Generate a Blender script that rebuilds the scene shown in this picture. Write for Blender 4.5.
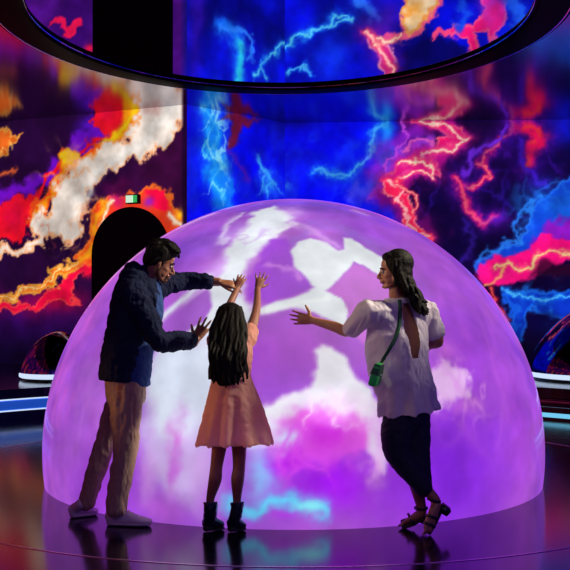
import bpy, bmesh, math, random
import numpy as np
from mathutils import Vector, Matrix, Quaternion
from mathutils.bvhtree import BVHTree

random.seed(7)
for o in list(bpy.data.objects):
    bpy.data.objects.remove(o)
SC = bpy.context.scene
COL = SC.collection

# ------------------------------------------------------------ camera
FPX, CAMZ, HX, HY = 1075.0, 1.45, 285.0, 291.0
cd = bpy.data.cameras.new('camera')
cd.sensor_width = 36.0
cd.lens = 36.0 * FPX / 570.0
cd.shift_y = 6.0 / 570.0
cd.clip_end = 100
cam = bpy.data.objects.new('camera', cd)
cam.location = (0, 0, CAMZ)
cam.rotation_euler = (math.pi / 2, 0, 0)
COL.objects.link(cam)
SC.camera = cam

# ------------------------------------------------------------ world, lamps, exposure
w = bpy.data.worlds.new('world')
SC.world = w
w.use_nodes = True
w.node_tree.nodes['Background'].inputs[0].default_value = (0.006, 0.004, 0.014, 1)
w.node_tree.nodes['Background'].inputs[1].default_value = 1.0
SC.view_settings.view_transform = 'Standard'
SC.view_settings.look = 'None'
SC.view_settings.exposure = 0.0
SC.view_settings.gamma = 1.0
SC.view_settings.use_curve_mapping = False


def lamp(name, kind, loc, target, energy, color, size=0.2, angle=60, blend=0.5):
    l = bpy.data.lights.new(name, kind)
    l.energy = energy
    l.color = color
    if kind == 'SPOT':
        l.spot_size = math.radians(angle)
        l.spot_blend = blend
        l.shadow_soft_size = size
    elif kind == 'AREA':
        l.size = size
    else:
        l.shadow_soft_size = size
    o = bpy.data.objects.new(name, l)
    o.location = loc
    d = Vector(target) - Vector(loc)
    o.rotation_euler = d.to_track_quat('-Z', 'Y').to_euler()
    COL.objects.link(o)
    return o


# unseen spots added to give the people fill and warm rim light
lamp('fill_violet', 'SPOT', (1.9, 1.2, 3.6), (0.35, 6.6, 1.1), 270, (0.80, 0.55, 1.0), 1.4, 27, 0.7)
lamp('fill_blue', 'SPOT', (-2.6, 1.6, 3.6), (-0.5, 6.6, 1.0), 70, (0.62, 0.52, 1.0), 1.6, 40, 0.8)
lamp('warm_right', 'SPOT', (3.2, 6.72, 3.85), (-0.72, 6.65, 0.95), 1700, (1.0, 0.88, 0.62), 0.3, 26, 0.5)
lamp('warm_left', 'SPOT', (-3.1, 5.75, 2.75), (0.56, 6.5, 1.55), 420, (1.0, 0.78, 0.48), 0.4, 14, 0.6)
lamp('amber_left', 'SPOT', (-3.4, 6.15, 1.4), (-0.30, 6.40, 0.70), 190, (1.0, 0.50, 0.14), 0.20, 13, 0.6)


# ------------------------------------------------------------ small helpers
def at(x, y, d):
    """the point at depth d (metres) seen at photograph position x, y"""
    return Vector(((x - HX) / FPX * d, d, CAMZ + (HY - y) / FPX * d))


def lin(c):
    c = np.asarray(c, dtype=float) / 255.0
    return np.where(c <= 0.04045, c / 12.92, ((c + 0.055) / 1.055) ** 2.4)


def lc(r, g, b):
    return tuple(float(v) for v in lin((r, g, b))) + (1.0,)


def tag(o, label, cat, group=None):
    o['label'] = label
    o['category'] = cat
    if group:
        o['group'] = group
    return o


def struct(o):
    o['kind'] = 'structure'
    return o


def empty(name, loc, rz=0.0):
    o = bpy.data.objects.new(name, None)
    o.empty_display_size = 0.1
    o.location = loc
    o.rotation_euler = (0, 0, rz)
    COL.objects.link(o)
    return o


def link(name, me, mat, parent=None, smooth=True):
    me.materials.clear()
    me.materials.append(mat)
    if smooth:
        me.polygons.foreach_set('use_smooth', [True] * len(me.polygons))
    o = bpy.data.objects.new(name, me)
    COL.objects.link(o)
    if parent is not None:
        o.parent = parent
        bpy.context.view_layer.update()
        o.matrix_parent_inverse = parent.matrix_world.inverted()
    return o


def from_bm(name, bm, mat, parent=None, smooth=True):
    bmesh.ops.recalc_face_normals(bm, faces=bm.faces[:])
    me = bpy.data.meshes.new(name)
    bm.to_mesh(me)
    bm.free()
    return link(name, me, mat, parent, smooth)


# ------------------------------------------------------------ materials
def mat_new(name):
    m = bpy.data.materials.new(name)
    m.use_nodes = True
    nt = m.node_tree
    return m, nt, nt.nodes['Principled BSDF']


def pmat(name, col, rough=0.5, metal=0.0, spec=0.5, noise=0.0, nscale=30.0, bump=0.0, bscale=60.0,
         sheen=0.0, emit=None, estr=0.0, coat=0.0, trans=0.0):
    m, nt, b = mat_new(name)
    b.inputs['Base Color'].default_value = lc(*col)
    b.inputs['Roughness'].default_value = rough
    b.inputs['Metallic'].default_value = metal
    b.inputs['Specular IOR Level'].default_value = spec
    b.inputs['Coat Weight'].default_value = coat
    b.inputs['Sheen Weight'].default_value = sheen
    if emit:
        b.inputs['Emission Color'].default_value = lc(*emit)
        b.inputs['Emission Strength'].default_value = estr
    tc = nt.nodes.new('ShaderNodeTexCoord')
    if noise > 0:
        n = nt.nodes.new('ShaderNodeTexNoise')
        n.inputs['Scale'].default_value = nscale
        n.inputs['Detail'].default_value = 4
        nt.links.new(tc.outputs['Object'], n.inputs['Vector'])
        r = nt.nodes.new('ShaderNodeValToRGB')
        c = np.array(lc(*col)[:3])
        r.color_ramp.elements[0].position = 0.3
        r.color_ramp.elements[1].position = 0.7
        r.color_ramp.elements[0].color = tuple(c * (1 - noise)) + (1,)
        r.color_ramp.elements[1].color = tuple(np.minimum(c * (1 + noise), 1)) + (1,)
        nt.links.new(n.outputs['Fac'], r.inputs['Fac'])
        nt.links.new(r.outputs['Color'], b.inputs['Base Color'])
    if bump > 0:
        n2 = nt.nodes.new('ShaderNodeTexNoise')
        n2.inputs['Scale'].default_value = bscale
        n2.inputs['Detail'].default_value = 3
        nt.links.new(tc.outputs['Object'], n2.inputs['Vector'])
        bp = nt.nodes.new('ShaderNodeBump')
        bp.inputs['Strength'].default_value = bump
        bp.inputs['Distance'].default_value = 0.01
        nt.links.new(n2.outputs['Fac'], bp.inputs['Height'])
        nt.links.new(bp.outputs['Normal'], b.inputs['Normal'])
    if trans > 0:
        out = nt.nodes['Material Output']
        t = nt.nodes.new('ShaderNodeBsdfTranslucent')
        t.inputs['Color'].default_value = lc(*col)
        mx = nt.nodes.new('ShaderNodeMixShader')
        mx.inputs[0].default_value = trans
        nt.links.new(b.outputs[0], mx.inputs[1])
        nt.links.new(t.outputs[0], mx.inputs[2])
        nt.links.new(mx.outputs[0], out.inputs['Surface'])
    return m


def screen_mat(name, rough, spec, base, strength=1.0, grain=0.10, gscale=6.0):
    """surface that gives off the moving image projected on it (attribute 'picture')"""
    m, nt, b = mat_new(name)
    a = nt.nodes.new('ShaderNodeAttribute')
    a.attribute_name = 'picture'
    tc = nt.nodes.new('ShaderNodeTexCoord')
    n = nt.nodes.new('ShaderNodeTexNoise')
    n.inputs['Scale'].default_value = gscale
    n.inputs['Detail'].default_value = 6
    n.inputs['Roughness'].default_value = 0.65
    nt.links.new(tc.outputs['Object'], n.inputs['Vector'])
    mr = nt.nodes.new('ShaderNodeMapRange')
    mr.inputs['From Min'].default_value = 0.25
    mr.inputs['From Max'].default_value = 0.75
    mr.inputs['To Min'].default_value = 1 - grain
    mr.inputs['To Max'].default_value = 1 + grain
    nt.links.new(n.outputs['Fac'], mr.inputs['Value'])
    mx = nt.nodes.new('ShaderNodeVectorMath')
    mx.operation = 'SCALE'
    nt.links.new(a.outputs['Color'], mx.inputs[0])
    nt.links.new(mr.outputs['Result'], mx.inputs['Scale'])
    nt.links.new(mx.outputs['Vector'], b.inputs['Emission Color'])
    b.inputs['Emission Strength'].default_value = strength
    b.inputs['Base Color'].default_value = base
    b.inputs['Roughness'].default_value = rough
    b.inputs['Specular IOR Level'].default_value = spec
    return m


M = {}
M['wall'] = screen_mat('projection_wall', 0.6, 0.1, (0.01, 0.01, 0.012, 1))
M['dome'] = screen_mat('projection_dome', 0.12, 0.55, (0.05, 0.05, 0.055, 1), 1.0, 0.06, 3.0)
M['black'] = pmat('matte_black', (9, 8, 13), 0.7, spec=0.2)
M['gloss_black'] = pmat('gloss_black', (6, 6, 9), 0.12, spec=0.6, coat=0.5)
M['ring'] = pmat('gloss_black_ring', (4, 4, 6), 0.3, spec=0.002)
M['floor'] = pmat('black_polished_floor', (5, 4, 8), 0.14, spec=0.65, noise=0.3, nscale=3.0)
M['inlay'] = pmat('brass_floor_inlay', (236, 205, 212), 0.3, metal=1.0)
M['mirror'] = pmat('smoked_mirror', (128, 114, 134), 0.13, metal=1.0, noise=0.10, nscale=2.0)
M['chrome'] = pmat('chrome', (205, 205, 215), 0.06, metal=1.0)
M['dark_chrome'] = pmat('dark_chrome', (132, 126, 150), 0.05, metal=1.0)
M['led_rail_glow'] = pmat('white_led_rail_glow', (220, 235, 255), 0.4, emit=(205, 228, 255), estr=1.0)
M['blue_led'] = pmat('blue_light_strip', (60, 120, 220), 0.4, emit=(28, 92, 205), estr=0.55)
M['cyan_led'] = pmat('cyan_light_strip', (120, 220, 255), 0.4, emit=(120, 212, 245), estr=0.9)
M['exit'] = pmat('lit_sign_panel', (220, 255, 230), 0.4, emit=(205, 240, 205), estr=0.95)
M['exit_green'] = pmat('lit_sign_green', (40, 190, 90), 0.4, emit=(60, 190, 100), estr=0.8)


# ------------------------------------------------------------ picture painter for the projected images
def _hash(ix, iy, seed):
    h = (ix.astype(np.int64) * 374761393 + iy.astype(np.int64) * 668265263 + seed * 974634777) & 0xffffffff
    h = ((h ^ (h >> 13)) * 1274126177) & 0xffffffff
    h = h ^ (h >> 16)
    return (h & 0xffff) / 32767.5 - 1.0


def vnoise(x, y, seed):
    ix = np.floor(x); iy = np.floor(y)
    fx = x - ix; fy = y - iy
    fx = fx * fx * fx * (fx * (fx * 6 - 15) + 10)
    fy = fy * fy * fy * (fy * (fy * 6 - 15) + 10)
    a = _hash(ix, iy, seed); b = _hash(ix + 1, iy, seed)
    c = _hash(ix, iy + 1, seed); d = _hash(ix + 1, iy + 1, seed)
    return (a * (1 - fx) + b * fx) * (1 - fy) + (c * (1 - fx) + d * fx) * fy


def fbm(x, y, seed, octv=4, gain=0.5):
    s = 0; a = 1.0; t = 0
    for k in range(octv):
        s = s + a * vnoise(x, y, seed + 31 * k)
        t += a
        a *= gain
        x = x * 2.03 + 11.3; y = y * 2.03 - 7.7
    return s / t


class Picture:
    """paints colours over surface coordinates U, V (about one unit per millimetre-scale step of the image)"""
    def __init__(self, U, V, conv, seed=1):
        self.U, self.V, self.conv, self.seed = U, V, conv, seed
        self.c = np.zeros((len(U), 3))
        self.k = 0
        self.cache = {}

    def warp(self, amp, scale, seed=0):
        key = (amp, scale, seed)
        if key not in self.cache:
            U, V, s = self.U / scale, self.V / scale, self.seed * 97 + seed * 13
            self.cache[key] = (self.U + amp * fbm(U, V, s + 1, 4, 0.55) * 1.6, self.V + amp * fbm(U + 40, V - 9, s + 2, 4, 0.55) * 1.6)
        return self.cache[key]

    def base(self, col):
        self.c[:] = col

    def mix(self, m, col):
        m = np.clip(m, 0, 1)[:, None]
        self.c = self.c * (1 - m) + np.array(col, float) * m

    def pts(self, P):
        return np.array([self.conv(*p) for p in P])

    def poly(self, P, col, soft=3, amp=6, scale=24, alpha=1.0, seed=0, rim=None, rimw=1.6):
        q = self.pts(P)
        x, y = self.warp(amp, scale, seed)
        d = np.full(len(x), 1e18)
        ins = np.zeros(len(x), bool)
        n = len(q)
        for i in range(n):
            a = q[i]; b = q[(i + 1) % n]
            ex, ey = b - a
            wx, wy = x - a[0], y - a[1]
            t = np.clip((wx * ex + wy * ey) / (ex * ex + ey * ey + 1e-9), 0, 1)
            d = np.minimum(d, (wx - ex * t) ** 2 + (wy - ey * t) ** 2)
            cnd = (a[1] > y) != (b[1] > y)
            if abs(ey) > 1e-9:
                ins ^= cnd & (x < ex * (y - a[1]) / ey + a[0])
        sd = np.sqrt(d) * np.where(ins, 1, -1)
        t = np.clip(sd / (2 * soft) + 0.5, 0, 1)
        self.mix(alpha * t * t * (3 - 2 * t), col)
        if rim is not None:
            self.mix(0.9 * alpha * np.exp(-((sd - rimw * 0.6) / rimw) ** 2), rim)

    def line(self, P, col, width=3, amp=5, scale=14, alpha=1.0, power=2.0, seed=0, taper=None):
        q = self.pts(P)
        x, y = self.warp(amp, scale, seed)
        best = np.full(len(x), 1e9)
        for i in range(len(q) - 1):
            a = q[i]; b = q[i + 1]
            ex, ey = b - a
            wx, wy = x - a[0], y - a[1]
            t = np.clip((wx * ex + wy * ey) / (ex * ex + ey * ey + 1e-9), 0, 1)
            best = np.minimum(best, np.hypot(wx - ex * t, wy - ey * t))
        self.mix(alpha * np.exp(-(best / width) ** power), col)

    def blob(self, cx, cy, rx, ry, col, alpha=1.0, amp=6, scale=24, seed=0, power=2.0):
        q = self.pts([(cx, cy)])[0]
        x, y = self.warp(amp, scale, seed)
        d = np.hypot((x - q[0]) / rx, (y - q[1]) / ry)
        self.mix(alpha * np.exp(-d ** power), col)

    def threads(self, cx, cy, rx, ry, col, scale=22, width=0.05, alpha=0.9, seed=0, amp=6):
        """fine branching filaments inside a soft oval"""
        q = self.pts([(cx, cy)])[0]
        x, y = self.warp(amp, scale, seed)
        d = np.hypot((self.U - q[0]) / rx, (self.V - q[1]) / ry)
        v = np.abs(fbm(x / scale, y / (scale * 1.5), self.seed + 200 + seed, 3, 0.5))
        self.mix(alpha * np.exp(-d ** 4) * np.exp(-(v / width) ** 1.5), col)

    def bolt(self, P, core, mid, glow, w=2.0, seed=0, amp=4.5, scale=12):
        if glow is not None:
            self.line(P, glow, w * 4.5, amp, scale, 0.75, 1.6, seed)
        if mid is not None:
            self.line(P, mid, w * 2.0, amp, scale, 0.95, 2.4, seed)
        if core is not None:
            self.line(P, core, w * 0.75, amp, scale, 0.95, 2.4, seed)

    def out(self):
        return lin(np.clip(self.c, 0, 255))


def set_picture(me, rgb):
    a = me.attributes.new('picture', 'FLOAT_COLOR', 'POINT')
    buf = np.ones((len(rgb), 4), np.float32)
    buf[:, :3] = rgb
    a.data.foreach_set('color', buf.ravel())


def grid_mesh(name, nu, nv, verts):
    i = np.arange((nu - 1) * (nv - 1))
    r = i // (nu - 1); c = i % (nu - 1)
    v0 = r * nu + c
    f = np.stack([v0, v0 + 1, v0 + nu + 1, v0 + nu], 1)
    me = bpy.data.meshes.new(name)
    me.vertices.add(len(verts)); me.vertices.foreach_set('co', verts.astype(np.float32).ravel())
    me.loops.add(f.size); me.loops.foreach_set('vertex_index', f.astype(np.int32).ravel())
    me.polygons.add(len(f)); me.polygons.foreach_set('loop_start', (np.arange(len(f)) * 4).astype(np.int32))
    me.update(calc_edges=True)
    return me

# ------------------------------------------------------------ the room
ROOM_H, CEIL_H, PLAT_H = 6.8, 4.0, 0.36
PX = 0.0147                                    # metres on the far walls per unit of the picture
A_, B_, C_, D_ = Vector((-7.5, 17.83, 0)), Vector((-1.34, 14.70, 0)), Vector((0.0, 16.3, 0)), Vector((7.5, 15.75, 0))


def wall(name, p, q, paint, seed, step=0.0175):
    d = (q - p).to_2d()
    L = d.length
    d = d / L
    nu, nv = int(L / step) + 1, int(ROOM_H / step) + 1
    s, h = np.meshgrid(np.linspace(0, L, nu), np.linspace(0, ROOM_H, nv))
    s = s.ravel(); h = h.ravel()
    V = np.stack([p.x + d.x * s, p.y + d.y * s, h], 1)
    me = grid_mesh(name, nu, nv, V)

    def conv(x, y):
        r = Vector(((x - HX) / FPX, 1.0))
        t = (p.x * d.y - p.y * d.x) / (r.x * d.y - r.y * d.x)
        hit = r * t
        ss = (hit - p.to_2d()).dot(d)
        return (ss / PX, -(CAMZ + (HY - y) / FPX * t) / PX)
    pic = Picture(s / PX, -h / PX, conv, seed)
    paint(pic)
    set_picture(me, pic.out())
    return struct(link(name, me, M['wall']))


def paint_left(p):
    f = fbm(p.U / 70, p.V / 70, 5)
    p.base((34, 8, 50))
    p.mix(np.clip(f + 0.2, 0, 1), (54, 8, 62))
    p.blob(165, 165, 44, 56, (70, 12, 62), 0.85)
    p.blob(20, 330, 90, 30, (62, 8, 112), 0.9)
    p.blob(20, 150, 60, 30, (40, 8, 58), 0.8)
    # violet fringe
    p.poly([(78, 132), (90, 122), (104, 118), (110, 130), (96, 146), (74, 158), (56, 180), (30, 196), (-20, 206), (-20, 192), (22, 184), (46, 168), (44, 158), (62, 154)], (118, 16, 214), 5, 9, 18, 0.95)
    p.blob(84, 126, 11, 8, (80, 20, 200), 0.7)
    # red body
    p.poly([(90, 116), (98, 108), (112, 103), (126, 112), (124, 132), (96, 146), (76, 154), (60, 168), (40, 195), (34, 228), (16, 240), (-20, 246), (-20, 206), (8, 198), (34, 192), (54, 166), (58, 156), (84, 146), (106, 136), (92, 126)], (244, 18, 40), 2, 7, 14)
    p.blob(106, 113, 10, 7, (255, 16, 66), 0.9)
    p.blob(12, 214, 16, 14, (206, 10, 60), 0.8, 8, 14)
    # orange and yellow seam
    p.poly([(124, 84), (150, 96), (146, 112), (136, 124), (124, 136), (100, 148), (84, 162), (64, 178), (52, 200), (40, 224), (30, 226), (28, 214), (48, 192), (60, 168), (56, 156), (66, 150), (78, 158), (92, 146), (116, 134), (122, 118), (114, 106)], (248, 150, 16), 2, 6, 13, rim=(250, 70, 24), rimw=2)
    p.line([(140, 92), (132, 116), (122, 132), (104, 142)], (252, 204, 20), 4.5, 4, 10)
    p.poly([(58, 154), (68, 148), (80, 156), (80, 166), (70, 164), (64, 162)], (252, 204, 30), 2, 3, 9)
    # white plume with peach contours
    p.poly([(142, 94), (176, 90), (184, 112), (181, 124), (168, 142), (148, 152), (130, 160), (126, 168), (112, 174), (94, 186), (90, 204), (86, 224), (76, 236), (68, 251), (60, 241), (44, 243), (20, 255), (-6, 260), (-10, 248), (18, 247), (34, 236), (30, 222), (50, 202), (56, 188), (64, 174), (84, 160), (110, 146), (130, 134), (138, 112)], (242, 226, 214), 1.6, 9, 14, rim=(250, 168, 110), rimw=1.8)
    p.threads(70, 196, 46, 50, (250, 170, 120), 26, 0.06, 0.7, 3)
    p.threads(60, 215, 30, 34, (240, 90, 60), 30, 0.03, 0.6, 5)
    p.blob(152, 102, 12, 8, (206, 120, 120), 0.6, 6, 14)
    p.blob(170, 100, 12, 10, (190, 200, 206), 0.6, 6, 14)
    p.line([(166, 118), (148, 140), (116, 158), (90, 180), (76, 214)], (250, 244, 238), 6, 6, 16, 0.7)
    # magenta bloom under the plume's right side
    p.blob(118, 186, 16, 8, (110, 10, 80), 0.6)
    # orange at the far left
    p.poly([(-12, 130), (6, 128), (12, 136), (20, 133), (15, 142), (9, 154), (-12, 156)], (226, 100, 30), 2.5, 6, 11, rim=(250, 170, 70))
    p.threads(4, 142, 16, 14, (252, 196, 110), 14, 0.08, 0.9, 7)
    p.line([(-6, 178), (8, 173), (14, 168)], (226, 96, 50), 2.2)
    # glow streaks low on the wall
    p.blob(40, 304, 54, 14, (150, 6, 84), 0.8)
    p.blob(60, 300, 22, 8, (200, 10, 60), 0.7)
    p.poly([(-12, 304), (14, 303), (34, 305), (48, 291), (58, 286), (68, 276), (92, 262), (98, 266), (86, 276), (70, 284), (72, 294), (80, 308), (66, 302), (54, 303), (36, 312), (10, 310), (-12, 313)], (250, 14, 66), 1.8, 5, 12, rim=(255, 70, 70), rimw=1.2)
    p.poly([(-12, 294), (14, 292), (28, 285), (44, 281), (52, 276), (50, 268), (60, 268), (74, 262), (94, 250), (96, 258), (78, 270), (64, 276), (56, 284), (60, 290), (46, 290), (30, 294), (12, 300), (-12, 304)], (250, 110, 20), 1.6, 5, 11, rim=(252, 180, 70), rimw=1.4)
    p.line([(-12, 299), (14, 296), (30, 289), (46, 285), (54, 281), (58, 272), (74, 266), (94, 254)], (255, 222, 140), 1.2, 5, 11)
    # the fire around the doorway
    p.poly([(90, 206), (106, 196), (120, 192), (138, 198), (150, 187), (164, 188), (172, 202), (178, 212), (192, 214), (192, 240), (150, 236), (120, 226), (104, 230), (100, 262), (84, 268), (76, 256), (90, 246)], (240, 60, 30), 2, 5, 12, rim=(250, 120, 40))
    p.poly([(144, 192), (156, 187), (166, 192), (172, 206), (164, 212), (152, 206)], (255, 14, 66), 2, 4, 10)
    p.blob(118, 200, 8, 6, (226, 24, 120), 0.9)
    p.blob(149, 203, 6, 5, (150, 30, 200), 0.9, 2)
    p.line([(106, 204), (97, 216), (96, 236), (90, 252), (80, 258)], (248, 158, 24), 5, 4, 10)
    p.line([(113, 199), (105, 210), (103, 226)], (252, 226, 190), 2.4, 4, 10)
    p.blob(179, 218, 7, 7, (255, 190, 30), 0.95, 4)
    p.line([(170, 216), (178, 224), (190, 231)], (250, 230, 206), 3, 3, 10)
    p.blob(86, 271, 8, 6, (250, 14, 64), 0.9, 3)
    # the edge of the picture beside the blue wall
    q = np.clip((p.U - p.conv(181, 150)[0]) / 3, 0, 1)
    p.mix(q * (p.V > -CEIL_H / PX), (30, 6, 44))
    # upper storey, seen through the ring
    up = (p.V < -(CEIL_H + 0.1) / PX)
    p.mix(up * 1.0, (58, 10, 112))
    p.mix(up * np.clip(f * 1.6, 0, 0.7), (92, 20, 150))
    p.poly([(47, 25), (56, 18), (64, 19), (68, 25), (82, 15), (81, 24), (71, 37), (62, 36), (67, 31), (60, 24)], (252, 22, 88), 1.2, 2.5, 9)
    p.blob(90, 49, 7, 5, (252, 24, 76), 1.0, 2)
    p.mix(up * np.clip((p.U - p.conv(180, 40)[0]) / 6, 0, 1) * 0.8, (16, 16, 140))
    # the picture ends low down
    dark = np.clip((p.V + 1.20 / PX) / (0.70 / PX), 0, 1)
    p.mix(dark, (10, 4, 34))
    p.c *= (0.92 + 0.26 * fbm(p.U / 18, p.V / 18, 77)[:, None])


def paint_blue(p):
    f = fbm(p.U / 60, p.V / 60, 15)
    g = fbm(p.U / 26, p.V / 26, 19)
    p.base((5, 8, 236))
    p.mix(np.clip(f * 1.2, 0, 0.5), (6, 6, 160))
    p.mix(np.clip(g * 0.8, 0, 0.35), (30, 60, 240))
    p.blob(285, 123, 40, 16, (6, 4, 36), 0.8)
    p.blob(230, 60, 60, 30, (16, 50, 232), 0.5)
    # left fold: cyan river, dark red patch
    p.blob(212, 140, 18, 50, (10, 80, 236), 0.7)
    p.poly([(228, 92), (240, 94), (242, 114), (262, 120), (240, 126), (238, 146), (228, 150), (230, 124), (216, 118), (232, 112)], (108, 16, 40), 4, 5, 14, 0.95)
    p.line([(228, 150), (240, 166), (250, 180)], (80, 20, 190), 5, 5, 12, 0.8)
    p.bolt([(218, 84), (216, 94), (203, 108), (214, 122), (219, 134), (211, 152), (222, 166), (214, 178), (222, 196)], (160, 240, 255), (40, 170, 250), (16, 110, 246), 2.4, 2)
    p.line([(212, 128), (206, 150), (214, 172)], (90, 210, 255), 2.0, 6, 10)
    p.blob(268, 184, 14, 13, (40, 150, 244), 0.9, 7, 14)
    p.line([(259, 160), (262, 172), (272, 180)], (60, 170, 250), 2.6)
    p.poly([(204, 100), (212, 96), (214, 112), (222, 130), (224, 150), (228, 170), (240, 190), (232, 206), (214, 206), (214, 186), (206, 168), (204, 140), (200, 116)], (20, 140, 250), 6, 8, 16, 0.75)
    p.threads(216, 150, 20, 60, (150, 236, 255), 20, 0.07, 0.85, 30)
    p.threads(270, 184, 22, 20, (70, 190, 255), 18, 0.09, 0.8, 31)
    p.threads(330, 150, 60, 50, (24, 70, 250), 30, 0.12, 0.6, 32)
    p.threads(286, 50, 80, 50, (30, 110, 250), 34, 0.07, 0.7, 33)
    # centre: blue with cyan branch
    p.blob(300, 150, 50, 40, (10, 10, 236), 0.6)
    p.bolt([(316, 170), (330, 172), (350, 174), (362, 163), (370, 154), (372, 140), (384, 126), (392, 112)], (70, 170, 255), (30, 110, 250), (10, 60, 240), 1.8, 3)
    p.blob(386, 132, 9, 18, (30, 150, 246), 0.8)
    # dark ground of the right wall
    p.poly([(392, 190), (372, 178), (392, 146), (404, 124), (396, 100), (570, 100), (680, 100), (760, 380), (400, 380), (420, 240)], (14, 4, 44), 8, 10, 30, 0.96)
    p.blob(500, 130, 40, 20, (30, 6, 60), 0.7)
    p.blob(565, 125, 24, 22, (10, 20, 190), 0.9, 10, 20)
    p.threads(480, 210, 90, 60, (40, 14, 130), 34, 0.05, 0.7, 36)
    p.threads(520, 150, 60, 40, (70, 16, 170), 28, 0.05, 0.7, 37)
    # magenta veil and hot bolts
    p.line([(376, 166), (388, 152), (404, 138), (414, 130)], (150, 30, 220), 11, 6, 18, 0.9)
    p.poly([(372, 188), (384, 168), (398, 154), (414, 146), (436, 148), (446, 134), (424, 124), (408, 112), (440, 112), (470, 132), (466, 146), (444, 160), (438, 180), (410, 176), (392, 194)], (190, 14, 140), 5, 6, 16, 0.9)
    p.line([(372, 196), (382, 178), (396, 160), (412, 148), (432, 142)], (170, 60, 240), 7, 7, 14, 0.85)
    p.line([(352, 200), (366, 184), (384, 168), (394, 150)], (70, 70, 240), 8, 7, 14, 0.75)
    p.poly([(410, 112), (428, 112), (442, 120), (462, 130), (468, 140), (452, 152), (438, 154), (440, 140), (450, 136), (432, 126), (412, 122)], (255, 24, 100), 1.6, 4, 11, rim=(255, 120, 130), rimw=1.3)
    p.poly([(396, 164), (414, 156), (432, 154), (440, 178), (424, 172), (408, 172), (388, 188), (382, 184)], (252, 26, 96), 1.6, 4, 11, rim=(255, 120, 130), rimw=1.3)
    p.bolt([(410, 116), (426, 122), (442, 124), (454, 132), (466, 138), (452, 148), (440, 150), (428, 156), (402, 163)], (255, 226, 200), (255, 70, 124), (190, 16, 140), 1.9, 4)
    p.bolt([(402, 163), (424, 160), (432, 166), (436, 178), (418, 172), (402, 178), (386, 190)], (255, 230, 196), (255, 76, 120), (180, 16, 140), 1.8, 5)
    p.line([(404, 152), (420, 142), (432, 142)], (236, 90, 200), 2.2, 5, 10)
    p.line([(384, 170), (396, 150), (410, 136), (402, 122)], (200, 70, 230), 2.0, 5, 10)
    # bolt running down beside the dome
    p.line([(384, 182), (400, 202), (410, 226), (432, 238)], (130, 12, 120), 12, 6, 16, 0.9)
    p.poly([(382, 180), (396, 182), (408, 196), (414, 212), (420, 230), (436, 236), (428, 241), (408, 232), (402, 212), (396, 198), (382, 190)], (255, 30, 90), 1.5, 4, 10, rim=(255, 140, 150), rimw=1.2)
    p.bolt([(386, 180), (398, 186), (400, 202), (410, 210), (408, 224), (416, 234), (432, 238)], (255, 190, 190), (252, 40, 90), None, 2.1, 6)
    p.bolt([(396, 184), (412, 190), (416, 204), (412, 214)], (255, 160, 150), (240, 30, 80), None, 1.5, 7)
    # thinner red and violet bolts
    p.bolt([(512, 96), (513, 118), (514, 134), (500, 140), (492, 146), (486, 158), (480, 167), (490, 176), (474, 184), (458, 189)], (255, 110, 130), (250, 24, 96), (90, 12, 170), 1.7, 8)
    p.bolt([(508, 126), (500, 136), (484, 146), (470, 152), (472, 166), (466, 174)], None, (110, 40, 220), (50, 10, 110), 1.5, 9)
    p.bolt([(522, 126), (536, 132), (542, 140), (530, 150), (526, 164)], (255, 60, 60), (252, 22, 98), (80, 10, 170), 3.4, 10)
    p.line([(436 + 96, 132), (542, 142), (531, 154)], (255, 18, 92), 4.5, 4, 11)
    p.bolt([(518, 140), (520, 160), (530, 178), (548, 182)], None, (60, 20, 180), (30, 8, 110), 1.6, 11)
    p.bolt([(456, 178), (460, 192), (470, 212), (484, 224), (496, 220)], (255, 90, 130), (236, 22, 110), (90, 14, 170), 2.0, 12)
    p.blob(497, 222, 12, 8, (96, 24, 190), 0.8)
    p.bolt([(462, 220), (472, 238), (474, 248), (462, 262)], None, (44, 20, 130), (24, 10, 80), 1.3, 13)
    # blue cloud and pink storm on the right
    p.poly([(476, 262), (500, 244), (518, 244), (520, 224), (530, 206), (548, 192), (580, 172), (680, 160), (700, 260), (560, 250), (520, 262), (486, 284)], (16, 70, 226), 4, 8, 20, 0.95, rim=(40, 120, 250), rimw=2)
    p.threads(550, 205, 40, 34, (40, 130, 250), 26, 0.10, 0.6, 34)
    p.blob(560, 205, 26, 18, (20, 96, 236), 0.8)
    p.line([(480, 262), (500, 244), (518, 242), (519, 224), (530, 206), (536, 196)], (40, 130, 250), 3, 7, 12, 0.9)
    p.poly([(534, 236), (548, 222), (600, 220), (640, 240), (560, 252), (530, 248)], (140, 24, 190), 4, 6, 16)
    p.poly([(474, 280), (480, 268), (490, 258), (514, 254), (534, 248), (542, 236), (570, 238), (640, 232), (640, 262), (572, 260), (552, 264), (540, 272), (508, 284), (484, 289)], (255, 16, 128), 2.2, 5, 14)
    p.blob(500, 270, 16, 10, (255, 30, 150), 0.6)
    p.poly([(536, 262), (560, 262), (600, 266), (570, 276), (530, 278)], (50, 6, 40), 4, 5, 12, 0.8)
    p.bolt([(492, 266), (506, 264), (520, 268), (534, 268), (538, 254), (552, 250), (572, 252), (640, 246)], (255, 226, 150), (255, 130, 120), None, 1.5, 14)
    p.line([(506, 266), (500, 278), (484, 286)], (255, 170, 110), 1.8, 3, 10)
    # blue below the storm
    p.poly([(502, 288), (524, 292), (546, 294), (580, 286), (640, 280), (660, 322), (560, 318), (530, 308), (520, 340), (508, 330), (512, 306)], (10, 54, 200), 3, 7, 18, 0.95, rim=(24, 110, 240), rimw=2)
    p.threads(540, 302, 40, 22, (30, 130, 250), 22, 0.09, 0.7, 35)
    p.bolt([(504, 288), (522, 298), (544, 300), (560, 296), (580, 290), (640, 284)], (80, 190, 255), (20, 110, 246), None, 1.6, 15)
    p.line([(506, 290), (512, 310), (510, 330)], (20, 90, 230), 2.4, 6, 12)
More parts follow.
